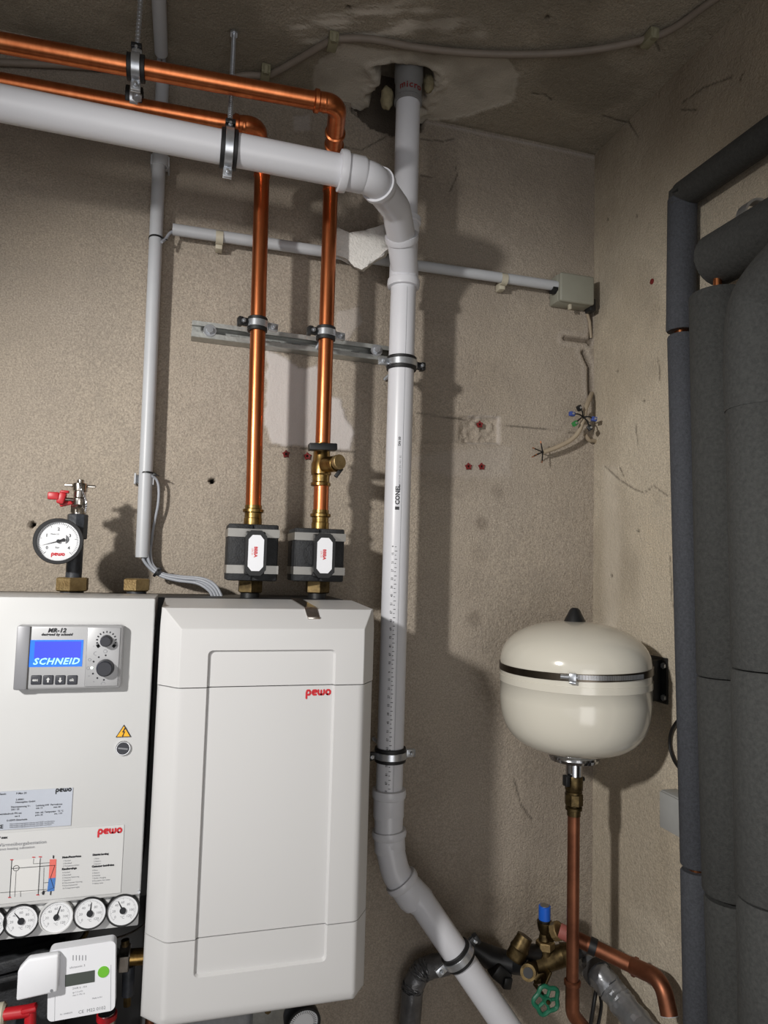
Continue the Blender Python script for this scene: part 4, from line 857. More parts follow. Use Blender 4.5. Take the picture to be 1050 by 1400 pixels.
# thermometers
TH = ((-16, 1264, 130, 'black'), (29, 1259, 128, 'black'), (77, 1253.5, 72, 'white'), (123, 1248.5, 85, 'black'), (168, 1244.5, 118, 'black'))
for k, (px, py, na, kind) in enumerate(TH):
    c = W(px, py, -.324); c.y = -.3165; r = .0223
    nm = ('dial thermometer cut off by the left edge of the photo', 'black rimmed dial thermometer left of the white one', 'white dial in the row of thermometers, only one without black rim', 'black rimmed dial thermometer right of the white one', 'black rimmed dial thermometer at the right end of the row')[k]
    t = thing('dial_thermometer', nm, 'thermometer', c, 'dials under the cabinet door'); F = V(0, -1, 0)
    m = MB(); m.lathe_open(c, F, [(r-.001, 0), (r, .002), (r, .0085), (r-.0006, .0096), (r-.0018, .0096), (r-.0022, .0075)], 40); m.build('bezel', 'black' if kind == 'black' else 'cabinet', t)
    MB().cyl(c, c+F*.0075, r-.002, n=40).build('dial_face', 'dial', t)
    f = c+F*.0077; m = MB()
    for i in range(41):
        a = math.radians(225-i*270/40); d = V(math.cos(a), 0, math.sin(a)); w_ = V(-d.z, 0, d.x)*.00022; r0_ = r*(.66 if i % 5 == 0 else .72); m.add([f+d*r0_-w_, f+d*r0_+w_, f+d*r*.78+w_, f+d*r*.78-w_], [(0, 1, 2, 3)])
    for i in range(7):
        a = math.radians(225-i*45); d = V(math.cos(a), 0, math.sin(a)); put_text(m, str(i*20), .0052, f+d*r*.5+V(-.003, 0, -.0018), (1, 0, 0), (0, 0, 1))
    put_text(m, '°C', .0055, f+V(-.003, 0, -r*.5), (1, 0, 0), (0, 0, 1)); m.build('scale', 'print_grey', t)
    a = math.radians(na); d = V(math.cos(a), 0, math.sin(a)); w_ = V(-d.z, 0, d.x); g_ = f+F*.0006
    m = MB(); m.plate([(-.0008, -.005), (.0008, -.005), (.0011, 0), (.0003, r*.66), (-.0003, r*.66), (-.0011, 0)], g_, -w_, d, -.0005); m.cyl(f, f+F*.0022, .0042 if kind == 'black' else .0036, n=18); m.build('needle', 'print_black', t)

TK = 1.0
# ---------------------------------------------------------------- fittings on top of the cabinet
YP = -.12
gb = W(99, 800, YP)
t = thing('standpipe', 'dark painted standpipe with large brass nut on the left cabinet', 'pipe', V(gb.x, YP, 1.43))
g0, g1, g2 = W(98, 791, YP).z, W(99, 809, YP).z, W(105, 703, YP).z
MB().hexa(V(gb.x, YP, g1+.001), V(gb.x, YP, g0+.002), .027).build('union_nut', 'brass_matte', t); MB().cyl(V(gb.x, YP, 1.43), V(gb.x, YP, g1+.003), .0185).build('collar', 'painted_pipe', t)
m = MB(); gx_ = gb.x+.001; m.cyl(V(gx_, YP, g0), V(gx_, YP, W(103, 735, YP).z), .0128); m.build('tube', 'painted_pipe', t)
m = MB(); m.hexa(V(gx_+.001, YP, W(103, 737, YP).z), V(gx_+.001, YP, g2), .0165, 8); m.build('tee_fitting', 'painted_pipe', t)
m = MB(); m.cyl(V(gx_, YP, W(80, 738, YP).z), V(gx_-.012, YP-.045, W(80, 738, YP).z), .008); m.build('gauge_branch', 'painted_pipe', t)
# gauge
c = W(80, 740, -.165); t = thing('pressure_gauge', 'round black-rimmed pressure gauge with white dial on the left standpipe', 'gauge', c)
F = V(.10, -1, 0).normalized(); r = .0375; U_ = V(1, .10, 0).normalized()
m = MB(); m.lathe_open(c, F, [(.012, -.028), (r*.9, -.024), (r*.97, -.01), (r, 0), (r, .006), (r*.98, .008), (r*.86, .008), (r*.84, .002)], 48); m.build('case', 'black_gloss', t)
MB().cyl(c-F*.002, c+F*.002, r*.86, n=48).build('dial_face', 'dial', t)
f = c+F*.0024; m = MB()
for i in range(51):
    a = math.radians(225-i*270/50); d = U_*math.cos(a)+V(0, 0, math.sin(a)); w_ = (U_*-math.sin(a)+V(0, 0, math.cos(a)))*.0003; r0_ = r*(.66 if i % 10 == 0 else .73); m.add([f+d*r0_-w_, f+d*r0_+w_, f+d*r*.8+w_, f+d*r*.8-w_], [(0, 1, 2, 3)])
for i in range(5):
    a = math.radians(215-i*62); d = U_*math.cos(a)+V(0, 0, math.sin(a)); put_text(m, str(i), .0068, f+d*r*.52+V(-.002, 0, -.002), U_, (0, 0, 1), bold=.0002)
put_text(m, 'bar', .0045, f+U_*-.004-V(0, 0, .0115), U_, (0, 0, 1)); put_text(m, 'Klasse 2.5', .003, f+U_*-.012+V(0, 0, .0105), U_, (0, 0, 1)); m.build('scale', 'print_black', t)
m = MB(); logo(m, f+U_*-.0095-V(0, 0, .0235), U_, (0, 0, 1), .0046); m.build('logo', 'print_red', t)
a = math.radians(197); d = U_*math.cos(a)+V(0, 0, math.sin(a)); w_ = U_*-math.sin(a)+V(0, 0, math.cos(a)); g_ = f+F*.001
m = MB(); m.add([g_+w_*.0008, g_+d*r*.74, g_-w_*.0008, g_-d*.009-w_*.003, g_-d*.011, g_-d*.009+w_*.003], [(0, 1, 2, 3, 4, 5)]); m.cyl(f, f+F*.003, .003, n=16); m.build('needle', 'print_black', t)
# fill valve with chain
gz = lambda py: W(105, py, YP).z
t = thing('drain_valve', 'nickel drain valve with red wing handle and chain above the gauge', 'valve', V(gx_, YP, g2)); vx = gx_+.002
MB().lathe(V(vx, YP, 0), (0, 0, 1), [(.0125, gz(705)), (.0125, gz(697)), (.0115, gz(696)), (.0115, gz(690)), (.0125, gz(688)), (.0125, gz(682)), (.0105, gz(680)), (.0105, gz(672)), (.0122, gz(671)), (.0128, gz(664)), (.0122, gz(661)), (.006, gz(660)), (.006, gz(656)), (.003, gz(655))], 26).build('valve_body', 'nickel', t)
m = MB(); m.hexa(V(vx, YP, gz(702)), V(vx, YP, gz(690)), .0138); m.box(V(vx, YP, gz(664)), (.05, .006, .005), None, .0015); m.build('cap', 'nickel', t)
MB().cyl(V(vx, YP-.004, gz(684)), V(vx-.03, YP-.012, gz(684)), .0035).build('spindle', 'nickel', t)
m = MB(); hz_ = gz(683); m.box(V(vx-.026, YP-.013, hz_), (.012, .014, .02), Matrix.Rotation(.25, 3, 'Y'), .003); m.box(V(vx-.038, YP-.018, hz_+.003), (.018, .007, .013), None, .0025); m.box(V(vx-.02, YP-.006, hz_-.008), (.02, .007, .008), Matrix.Rotation(-.3, 3, 'Y'), .0025); m.box(V(vx-.022, YP-.012, hz_+.011), (.014, .01, .005), None, .002); m.build('wing_handle', 'red', t)
ch = spline([V(vx-.002, YP-.012, gz(658)), V(vx+.004, YP-.015, gz(668)), V(vx+.010, YP-.014, gz(680)), V(vx+.013, YP-.013, gz(690)), V(vx+.012, YP-.013, gz(699))], 6)
m = MB()
for i in range(len(ch)-1):
    d = (ch[i+1]-ch[i]).normalized(); s_ = d.cross(V(0, 1, 0)).normalized() if i % 2 else V(0, 1, 0); cc = (ch[i]+ch[i+1])/2
    m.sweep([cc+d*.0022*math.cos(a)+s_*.0014*math.sin(a) for a in [2*PI*q/8 for q in range(8)]], .0005, 5, closed=True)
m.build('chain', 'chrome', t)
nb = W(187, 803, YP); t = thing('union_fitting', 'brass hexagonal nut on a dark stub, right of the gauge standpipe', 'fitting', V(nb.x, YP, 1.43))
MB().hexa(V(nb.x, YP, W(187, 808, YP).z), V(nb.x, YP, W(187, 791, YP).z), .0235).build('union_nut', 'brass_matte', t); MB().cyl(V(nb.x, YP, 1.43), V(nb.x, YP, W(187, 806, YP).z), .0165).build('stub', 'painted_pipe', t)
# cables
for k in range(4):
    o = V((k-1.5)*.0045, (k % 2)*.005, (1.5-k)*-.0042+.0)
    o = o*.62
    p = [W(200, 745, -.03)+V((k-1.5)*.0045, (k % 2-.5)*.007, 0), W(201, 764, -.03)+V((k-1.5)*.0045, (k % 2-.5)*.007, 0), W(209, 777, -.034)+o*.6, W(222, 786, -.04)+o*.5, W(245, 791, -.05)+o*.9, W(272, 794, -.06)+o*1.1, W(288, 802, -.07)+V((k-1.5)*.004, 0, (k-1.5)*.003), W(296, 814, -.08)+V((k-1.5)*.0055, 0, 0), W(299, 832, -.09)+V((k-1.5)*.0055, 0, 0)]
    tag(MB().sweep(spline(p, 7), .0029, 12).build('cable', 'cable_grey'), ('lowest', 'second lowest', 'second highest', 'highest')[k]+' of the grey cables curving from the vertical conduit to the white cover', 'cable', 'grey cables above the white cover')
c = W(215, 782, -.038); m = MB(); m.ring(c, V(1, 0, -.7), .0082, .0105, .005, 20); m.box(c+V(.004, -.01, .006), (.008, .006, .005), None, .001); tag(m.build('cable_tie', 'black'), 'black cable tie round the bundle of grey cables', 'cable tie', 'cable ties')
tag(MB().sweep(spline([W(207, 650, -.035), W(214, 656, -.03), W(217, 668, -.028), W(216, 690, -.026), W(211, 715, -.02), W(208, 735, -.018), W(206, 765, -.025), W(218, 786, -.034)]), .0026, 10).build('cable', 'cable_grey'), 'grey cable looping beside the lower end of the conduit', 'cable')

# ---------------------------------------------------------------- expansion tank
TX, TY = .7195, -.212
def tz(py, px=785): return WX(px, py, TX).z
t = thing('expansion_tank', 'cream white round expansion tank strapped to the right wall', 'tank', V(TX, TY, 1.14))
TR = .1395
z_t, z_b = WX(780, 848, TX).z, WX(783, 1028, TX).z
zm = (z_t+z_b)/2+.014
def prof(hh, n=16, p=2.6, r=TR): return [(r*max(0, math.cos(a))**(2/p), hh*math.sin(a)**(2/p)) for a in [PI/2*i/n for i in range(n+1)]]
up = prof(z_t-zm-.03, 22, 2.2); dn = prof(zm-z_b-.01, 22, 3.3)
m = MB(); m.lathe(V(TX, TY, zm+.03), (0, 0, 1), [(TR, -.028)]+up, 64); m.build('upper_shell', 'tank', t, smooth=50)
m = MB(); m.lathe(V(TX, TY, zm-.006), (0, 0, -1), [(TR+.0012, -.012), (TR+.0012, 0)]+[(r_, h_+.001) for r_, h_ in dn], 64); m.build('lower_shell', 'tank', t, smooth=50)
zc2 = WX(780, 846, TX).z
MB().lathe(V(TX, TY, z_t-.006), (0, 0, 1), [(.0225, 0), (.021, .004), (.0095, .027), (.006, .0305), (0, .031)], 28).build('cap', 'black', t)
m = MB(); zb_ = zm+.0235; m.ring(V(TX, TY, zb_), (-.02, .0, 1), TR, TR+.0018, .0125, 72); bnd = m.build('band', 'zinc', t)
bnd.data.materials[0] = mat('band_steel', rgb(104, 96, 86), .3, 1, var=.3)
m = MB(); a_s = math.atan2(CAM.y-TY, CAM.x-TX)
for k in range(58):
    a = a_s+.02+k*.0165; d = V(math.cos(a), math.sin(a), 0); R = Matrix((d, V(-d.y, d.x, 0), V(0, 0, 1))).transposed(); m.box(V(TX, TY, zb_+.0028*math.cos(a)*0)+d*(TR+.0022), (.0008, .001, .008), R)
m.build('worm_thread', 'zinc', bnd)
a = a_s-.02; d = V(math.cos(a), math.sin(a), 0); R = Matrix((d, V(-d.y, d.x, 0), V(0, 0, 1))).transposed(); q = V(TX, TY, zb_)+d*(TR+.006)
m = MB(); m.box(q, (.01, .013, .014), R, .002); m.cyl(q+R.col[1]*-.02, q+R.col[1]*.008, .0035, n=12); m.box(q-V(0, 0, .009), (.009, .011, .004), R, .001); m.build('band_screw', 'zinc', t)
# wall bracket
m = MB(); bz = zb_-.026; m.span(XR-.004, XR-.0, TY-.045, TY-.005+.03, bz-.042, bz+.045, .001); m.span(TX+TR-.004, XR-.003, TY-.012, TY+.012, bz-.02, bz+.02, .001); m.span(XR-.03, XR-.002, TY-.03, TY-.026, bz-.038, bz+.04, .001)
m.build('bracket', 'black', t)
for s_ in (-1, 1):
    m = MB(); q = V(XR-.004, TY-.038, bz+s_*.03); m.cyl(q, q-V(.004, 0, 0), .006, n=6); m.build('bolt', 'zinc', t)
zn = z_b
MB().lathe(V(TX, TY, 0), (0, 0, 1), [(.03, zn-.014), (.036, zn-.006), (.044, zn+.006), (.044, zn+.02)], 36).build('neck', 'tank', t)
MB().lathe(V(TX, TY, 0), (0, 0, 1), [(.036, zn-.0155), (.046, zn-.012), (.0475, zn-.007), (.046, zn-.003), (.040, zn-.002)], 44).build('flange', 'chrome', t)
t = thing('cap_valve', 'brass cap valve with chromed neck directly under the expansion tank', 'valve', V(TX, TY, tz(1112)))
MB().cyl(V(TX, TY, tz(1061)), V(TX, TY, zn-.01), .0158).build('chrome_neck', 'chrome', t)
MB().lathe(V(TX, TY, 0), (0, 0, 1), [(.0145, tz(1082)), (.0165, tz(1079)), (.0168, tz(1062)), (.016, tz(1060))], 28).build('valve_body', 'brass_dark', t)
m = MB(); m.box(V(TX-.021, TY-.008, tz(1065)), (.008, .014, .019), None, .001); m.cyl(V(TX+.015, TY, tz(1066)), V(TX+.021, TY, tz(1066)), .004, n=12); m.build('seal_lug', 'black', t)
m = MB(); m.lathe(V(TX, TY, 0), (0, 0, 1), [(.0145, tz(1116)), (.0125, tz(1115)), (.0125, tz(1108)), (.0155, tz(1107)), (.0155, tz(1103.5)), (.0128, tz(1102)), (.0128, tz(1098)), (.0155, tz(1084)), (.0155, tz(1082))][1:], 28); m.hexa(V(TX, TY, tz(1101)), V(TX, TY, tz(1084)), .0172, 8); m.build('coupling', 'brass_dark', t)
t = thing('copper_pipe', 'thin copper pipe coming down from the expansion tank', 'pipe', V(TX, TY, tz(1390)), 'thin copper pipes at lower right')
ze = tz(1345)
MB().sweep([V(TX, TY, tz(1112)), V(TX-.001, TY, ze)], .0112, 24).build('tube', 'copper_dull', t)
e_ = [V(TX-.001, TY, ze+.003), V(TX-.001, TY, tz(1388)), V(TX+.06, TY+.02, tz(1445))]
MB().sweep(fillet(e_, .03, 10), .0126, 24).build('elbow', 'copper_dull', t)
m = MB(); beads(m, V(TX-.001, TY, ze), (0, 0, 1), .0122, .006, .003); m.build('crimped_collar', 'copper_dull', t)

# ---------------------------------------------------------------- insulated pipes on the right wall
def sleeve(name, a, b, r, parent, material='foam', r2=None, n=28):
    a, b = Vector(a), Vector(b); L = (b-a).length; r2 = r2 or r
    return MB().lathe(a, b-a, [(r*.5, .0), (r-.002, .0), (r, .003), (r2, L-.003), (r2-.002, L), (r2*.5, L)], n).build(name, material, parent)
AX = XR-.031
at = thing('insulated_pipe', 'slim grey foam-insulated pipe on the right wall, leftmost of three', 'pipe', WX(955, 1390, AX), 'foam-insulated pipes on the right wall')
A0, A1, A2, A3, A4 = WX(933, 268, AX), WX(931, 453, AX), WX(932, 459, AX), WX(951.5, 1184, AX), WX(952, 1190, AX); A5 = WX(958, 1480, AX)
rA = .0262
MB().sweep(fillet([WX(1110, 135, AX+.002), A0, A0.lerp(A1, .3)], .018, 4), rA, 28).build('bent_sleeve', 'foam_dark', at) if 0 else None
hA = WX(1130, 128, AX); hA = A0+(hA-A0).normalized()*1.6
sleeve('horizontal_sleeve', A0+V(0, .0, .0), hA, rA, at, 'foam_dark')
# mitred corner
MB().sweep([A0-V(0, 0, .02), A0, A0+(hA-A0).normalized()*.02], rA*1.0, 28).build('mitre_sleeve', 'foam_dark', at)
sleeve('upper_sleeve', A0-V(0, 0, .004), A1, rA, at); sleeve('middle_sleeve', A2, A3, rA-.001, at); sleeve('lower_sleeve', A4, A5, rA-.0005, at)
MB().sweep([A0, A1, A4, A5], .0115, 16).build('inner_pipe', 'copper_bright', at)
BXc = XR-.052
b_t = thing('insulated_pipe', 'grey foam-insulated pipe on the right wall, middle of three, with open joint', 'pipe', WX(985, 1390, BXc), 'foam-insulated pipes on the right wall')
rB = .045
b0, b1, b2, b3 = WX(981, 398, BXc), WX(994, 925, BXc), WX(994, 929, BXc), WX(1013, 1480, BXc)
sleeve('vertical_sleeve', b0-V(0, 0, .006), b1, rB, b_t, 'foam_dark'); sleeve('vertical_sleeve', b1-V(0, 0, .002), WX(1003, 1222, BXc), rB, b_t, 'foam_dark'); sleeve('vertical_sleeve', WX(1003.5, 1229, BXc), b3, rB-.002, b_t, 'foam_dark')
hb0, hb1 = WX(978, 358, BXc), WX(1150, 262, BXc); hb1 = hb0+(hb1-hb0).normalized()*1.5
MB().sweep([WX(973, 366, BXc), WX(979, 356, BXc), hb1], [rB*.72, rB, rB], 28).build('horizontal_sleeve', 'foam_dark', b_t)
MB().sweep([WX(981, 372, BXc-.012), WX(981, 396, BXc-.012)], .007, 16).build('inner_pipe', 'copper_bright', b_t)
MB().ring(WX(1035, 302, XR-.02), (0, 1, 0), .03, .034, .02, 28).build('hanger_band', 'zinc', b_t)
CXc = XR-.11
c_t = thing('insulated_pipe', 'thick grey foam-insulated pipe curving down at the right edge', 'pipe', WX(1045, 1390, CXc), 'foam-insulated pipes on the right wall')
rC = .047
c0 = WX(1037, 470, CXc)
cp = [WX(1120, 330, CXc), WX(1065, 385, CXc), WX(1042, 425, CXc), WX(1038, 500, CXc), WX(1040, 560, CXc)]
cp_s = spline(cp, 6); cp_s = [cp_s[0]+V(0, -1.1, .03), cp_s[0]+V(0, -.12, .02)]+cp_s[1:] if 0 else [cp_s[0]+(cp_s[0]-cp_s[1]).normalized()*.04+V(0, -1.1, 0), cp_s[0]+(cp_s[0]-cp_s[1]).normalized()*.04+V(0, -.03, 0)]+cp_s
MB().sweep(cp_s, rC, 32).build('curved_sleeve', 'foam_dark', c_t)
sleeve('vertical_sleeve', WX(1040, 556, CXc), WX(1050, 915, CXc), rC-.001, c_t, 'foam_dark'); sleeve('vertical_sleeve', WX(1050, 917, CXc), WX(1058, 1228, CXc), rC, c_t, 'foam_dark'); sleeve('vertical_sleeve', WX(1058, 1231, CXc), WX(1063, 1480, CXc), rC-.001, c_t, 'foam_dark')

print('BC', WX(994, 925, BXc), WX(1050, 915, CXc), WX(1045, 455, CXc))
# box and cable on the right wall
a, b = WX(902, 1080, XR-.03), WX(932, 1148, XR-.03)
t = thing('socket_box', 'pale grey surface box on the right wall, half behind the slim insulated pipe', 'junction box', V(XR, -.24, b.z))
yl_ = WX(903, 1105, XR-.034).y
MB().span(XR-.034, XR-.0, -.345, yl_, WX(905, 1132, XR-.034).z, WX(905, 1080, XR-.034).z, .003).build('body', 'jbox_light', t)
MB().span(XR-.038, XR-.033, -.343, yl_-.002, WX(905, 1132, XR-.034).z+.002, WX(905, 1080, XR-.034).z-.002, .002).build('lid', 'jbox_light', t)
tag(MB().sweep(spline([WX(940, 975, XR-.01), WX(928, 984, XR-.008), WX(918, 1000, XR-.006), WX(916, 1020, XR-.006), WX(922, 1040, XR-.008), WX(935, 1058, XR-.01)]), .0032, 10).build('cable', 'wire'), 'black cable looping out behind the slim insulated pipe', 'cable')

# ---------------------------------------------------------------- lower right fittings
YV = -.13
def Q(px, py, Y=YV): return W(px, py, Y)
t = thing('safety_valve', 'brass safety valve with bright blue cap at lower right', 'valve', Q(745, 1290))
m = MB(); c = Q(744.5, 1257); bz0 = Q(745, 1257).z; bz1 = Q(745, 1238).z
MB().cyl(V(c.x, YV, bz0), V(c.x, YV, bz1), .0115, n=28, bev=.0008).build('cap', 'blue', t); MB().cyl(V(c.x, YV, bz1), V(c.x, YV, bz1+.0008), .009, n=24).build('cap_disc', 'silver', t)
MB().cyl(V(c.x, YV, bz0-.004), V(c.x, YV, bz0+.001), .0108).build('cap_gap', 'black', t)
m = MB(); m.lathe(V(c.x, YV, 0), (0, 0, 1), [(.009, Q(745, 1288).z), (.0115, Q(745, 1284).z), (.009, Q(745, 1276).z), (.0125, Q(745, 1270).z), (.0145, Q(745, 1262).z), (.0145, bz0-.003)], 24)
m.cyl(Q(750, 1277), Q(765, 1271, YV-.02), .014, .016); m.build('valve_body', 'brass_dark', t)
MB().hexa(Q(757, 1274, YV-.014), Q(765, 1272, YV-.024), .0175, 10).build('outlet_nut', 'brass_matte', t)
MB().hexa(V(c.x+.002, YV, Q(745, 1297).z), V(c.x+.002, YV, Q(745, 1286).z), .0185).build('base_nut', 'brass_matte', t)
t = thing('valve_manifold', 'old brass valve group under the safety valve', 'valve', Q(740, 1330))
m = MB(); m.sweep(fillet([Q(745, 1295), Q(744, 1318), Q(728, 1336)], .02), .015, 20); m.sweep([Q(730, 1318), Q(750, 1312), Q(770, 1306, YV-.01)], [.018, .021, .02], 24); m.build('body', 'brass_dark', t)
m = MB(); a, b = Q(703, 1312, YV-.02), Q(716, 1284, YV-.02); d = (b-a); m.lathe(a, d, [(.0165, 0), (.0185, .004), (.0175, .018), (.019, .022), (.017, .028), (.015, .04), (.015, .046)], 24); m.build('filter_cup', 'brass_dark', t)
m = MB(); m.sweep([Q(714, 1300, YV-.01), Q(734, 1302)], .014, 16); m.build('side_arm', 'black', t)
m = MB(); m.cyl(Q(724, 1327, YV-.03), Q(722, 1330, YV-.05), .0145, n=20); m.cyl(Q(728, 1318), Q(724, 1328, YV-.035), .012); m.build('drain_port', 'brass_dark', t); MB().cyl(Q(722, 1330, YV-.051), Q(722, 1330.2, YV-.0525), .009, n=18).build('port_plug', 'black', t)
m = MB(); m.cyl(Q(770, 1306, YV-.012), Q(784, 1302, YV-.02), .0225, .018); m.build('union', 'brass_dark', t)
m = MB(); m.sweep([Q(735, 1330), Q(738, 1345, YV-.01)], .011, 14); m.box(Q(746, 1336, YV-.02), (.006, .02, .03), Matrix.Rotation(.5, 3, 'Y'), .002); m.build('stem', 'brass_dark', t)
m = MB(); m.sweep([Q(640, 1290, -.04), Q(668, 1308, -.05), Q(705, 1318, -.07), Q(722, 1322, YV+.02)], [.012, .022, .019, .015], 18); m.box(Q(683, 1330, -.07), (.04, .03, .03), Matrix.Rotation(.7, 3, 'Y'), .006); m.box(Q(692, 1342, -.08), (.018, .02, .022), Matrix.Rotation(.2, 3, 'Y'), .003); m.build('black_joint', 'black', t)
# handwheel
t = thing('handwheel', 'small green handwheel low beside the tank pipe', 'handwheel', Q(747, 1367, YV-.03)); c = Q(747, 1367, YV-.03); ax = V(-.05, -.95, .0).normalized(); e1 = ax.cross(V(0, 0, 1)).normalized(); e2 = ax.cross(e1)
m = MB(); m.sweep([c+(e1*math.cos(a)+e2*math.sin(a))*(.024+.0026*math.cos(5*a)) for a in [2*PI*i/50 for i in range(50)]], .0042, 10, closed=True)
for k in range(5): a = 2*PI*k/5+.6; m.sweep([c, c+(e1*math.cos(a)+e2*math.sin(a))*.024], .0032, 8)
m.cyl(c-ax*.005, c+ax*.006, .0075, n=16); m.build('wheel', 'green', t); MB().sweep([c, c-ax*.05], .004, 10).build('stem', 'brass_dark', t); MB().cyl(c+ax*.006, c+ax*.009, .004, n=8).build('nut', 'brass_dark', t)
# copper outlet
t = thing('copper_pipe', 'tarnished copper outlet pipe with a downward bend against the right wall', 'pipe', WX(915, 1385, XR-.03), 'thin copper pipes at lower right')
o0, o1, o2, o3 = Q(765, 1272, -.155), WX(868, 1322, XR-.062), WX(905, 1339, XR-.055), WX(915, 1388, XR-.055)
MB().sweep([o0, o1], .0135, 24).build('tube', 'copper_dull', t); MB().sweep([o0, o0.lerp(o1, .14)], .0139, 24).build('primer_band', mat('reddish', rgb(160, 92, 84), .6), t)
MB().sweep(fillet([o1.lerp(o0, .03), o2, o3], .032, 12), .0148, 24).build('elbow', 'copper_dull', t)
m = MB(); beads(m, o1, o1-o0, .0142, .006, .003); m.build('crimped_collar', 'copper_dull', t)
MB().cyl(o3-(o3-o2).normalized()*.004, o3+(o3-o2).normalized()*.001, .0145, n=24).build('pale_rim', 'conduit', t)
MB().ring(o0.lerp(o1, .45), o1-o0, .0136, .0155, .013, 24).build('clamp_band', 'black', t)
# foil wrapped pipe
t = thing('insulated_pipe', 'foil-wrapped pipe slanting down under the copper outlet', 'pipe', Q(860, 1400, -.1))
m = MB(); fp = [Q(794, 1304, -.04), WX(814, 1327, XR-.075), WX(836, 1353, XR-.06), WX(862, 1386, XR-.05), WX(905, 1440, XR-.05)]
fpp = spline(fp, 10); m.sweep(fpp, [.025+random.uniform(-.0015, .0015) for _ in fpp], 28)
for v in m.v: v += V(random.uniform(-1, 1), random.uniform(-1, 1), random.uniform(-1, 1))*.0013
m.build('foil_sleeve', 'foil', t, smooth=28)
MB().sweep([Q(786, 1306, -.1), Q(804, 1294, -.12)], .010, 12).build('tape_band', 'tape', t); MB().ring(fpp[11], fpp[12]-fpp[10], .0255, .0275, .014, 24).build('tape_band', 'tape', t)
for k, p in enumerate(([(816, 1348, -.1), (812, 1372, -.11), (806, 1410, -.11)], [(818, 1350, -.1), (822, 1375, -.1), (816, 1410, -.1)])):
    tag(MB().sweep(spline([Q(*q) for q in p]), .004 if k == 0 else .0035, 10).build('cable', 'wire'), 'black cable hanging below the foil-wrapped pipe, %s one' % ('left' if k == 0 else 'right'), 'cable', 'black cables under the foil pipe')
# wrapped pipe behind the diagonal pipe
t = thing('insulated_pipe', 'dark foil-wrapped pipe with elbow behind the diagonal white pipe', 'pipe', Q(560, 1400, -.05))
fpp = fillet([Q(612, 1316, -.04), Q(575, 1326, -.04), Q(564, 1350, -.04), Q(556, 1440, -.04)], .02, 8)
m = MB(); m.sweep([a.lerp(b, k/5) for a, b in zip(fpp[:-1], fpp[1:]) for k in range(5)], .021, 20)
for v in m.v: v += V(random.uniform(-1, 1), random.uniform(-1, 1), random.uniform(-1, 1))*.0015
m.build('foil_sleeve', 'foil_dark', t, smooth=40)

# ---------------------------------------------------------------- lower left pipework, meter
YM = -.33; TK = .91
mt = thing('heat_meter', 'white square heat meter with small display and green dot under the dials', 'meter', W(110, 1390, YM))
c0, c1, c2, c3 = W(67, 1297, YM), W(157, 1283, YM), W(157, 1385, YM), W(64, 1399, YM)
o = W(112, 1341, YM); ux = (c1-c0).normalized(); uz = V(-ux.z, 0, ux.x); hw, hh_ = .0428, .0464
MB().plate(rr2(-hw, hw, -hh_, hh_, .007, 5), o+V(0, .004, 0), ux, uz, .004).build('front_cover', 'plastic_white', mt)
MB().plate(rr2(-hw, hw, -hh_, hh_, .007, 5), o+V(0, .018, 0), ux, uz, .014).build('housing', 'plastic_white', mt)
def mp(x, y, dy=0): return o+ux*x+uz*y+V(0, -dy, 0)
l_ = lambda px, py: ((W(px, py, YM)-o).dot(ux), (W(px, py, YM)-o).dot(uz))
a, b = l_(89, 1340), l_(129.5, 1331)
MB().plate([(a[0], a[1]-.0086), (b[0], a[1]-.0086), (b[0], a[1]+.0068), (a[0], a[1]+.0068)], o, ux, uz, .0006).build('display', 'lcd_off', mt)
g_ = l_(141.5, 1328.5); MB().cyl(mp(*g_), mp(g_[0], g_[1], .0008), .0074, n=32).build('green_dot', 'green_dot', mt)
a = l_(78, 1326); MB().plate(rr2(a[0]-.004-.026, a[0]+.004, a[1]-.033, a[1]+.029, .001, 3), o, ux, uz, .001) if 0 else None
k0 = l_(55, 1328); pg = [(k0[0]-.0264, k0[1]-.0264), (k0[0]+.024, k0[1]-.0237), (k0[0]+.025, k0[1]+.0246), (k0[0]-.0128, k0[1]+.0246), (k0[0]-.025, k0[1]+.0118)]
bm = bmesh.new(); vs = [bm.verts.new(mp(x, y, 0)) for x, y in pg]+[bm.verts.new(mp(x, y, .014)) for x, y in pg]; n = 5
bm.faces.new(vs[:5][::-1]); bm.faces.new(vs[5:]); [bm.faces.new((vs[i], vs[(i+1) % 5], vs[5+(i+1) % 5], vs[5+i])) for i in range(5)]
bmesh.ops.bevel(bm, geom=bm.edges[:], offset=.003, segments=3, profile=.5, affect='EDGES'); md_ = MB().frombm(bm).build('radio_module', 'plastic_white', mt)
q = l_(73, 1346); MB().cyl(mp(q[0], q[1], .0135), mp(q[0], q[1], .0146), .0019, n=14).build('sensor_dot', 'print_grey', md_)
m = MB()
for k in range(5):
    a = l_(100+4.3*k, 1309); m.plate([(a[0]-.0005, a[1]-.004), (a[0]+.0005, a[1]-.004), (a[0]+.0005, a[1]+.003), (a[0]-.0005, a[1]+.003)], o, ux, uz, .0002)
for s_, px, py, sz in (('CE  M22 0102', 107, 1386, .0066), ('2WR 6 - 0.6', 99, 1353, .004), ('qp 1.5 m3/h', 99, 1358, .003), ('class 3  PN 16', 99, 1362, .003), ('Made in EU', 126, 1366, .003), ('Nr. 69482210', 82, 1388, .003)):
    a = l_(px, py); put_text(m, s_, sz, mp(a[0], a[1], .0002), ux, uz)
a = l_(95, 1324.5); put_text(m, 'ultrasonic 3', .0046, mp(a[0], a[1], .0002), ux, uz); m.build('fine_print', 'print_grey', mt)
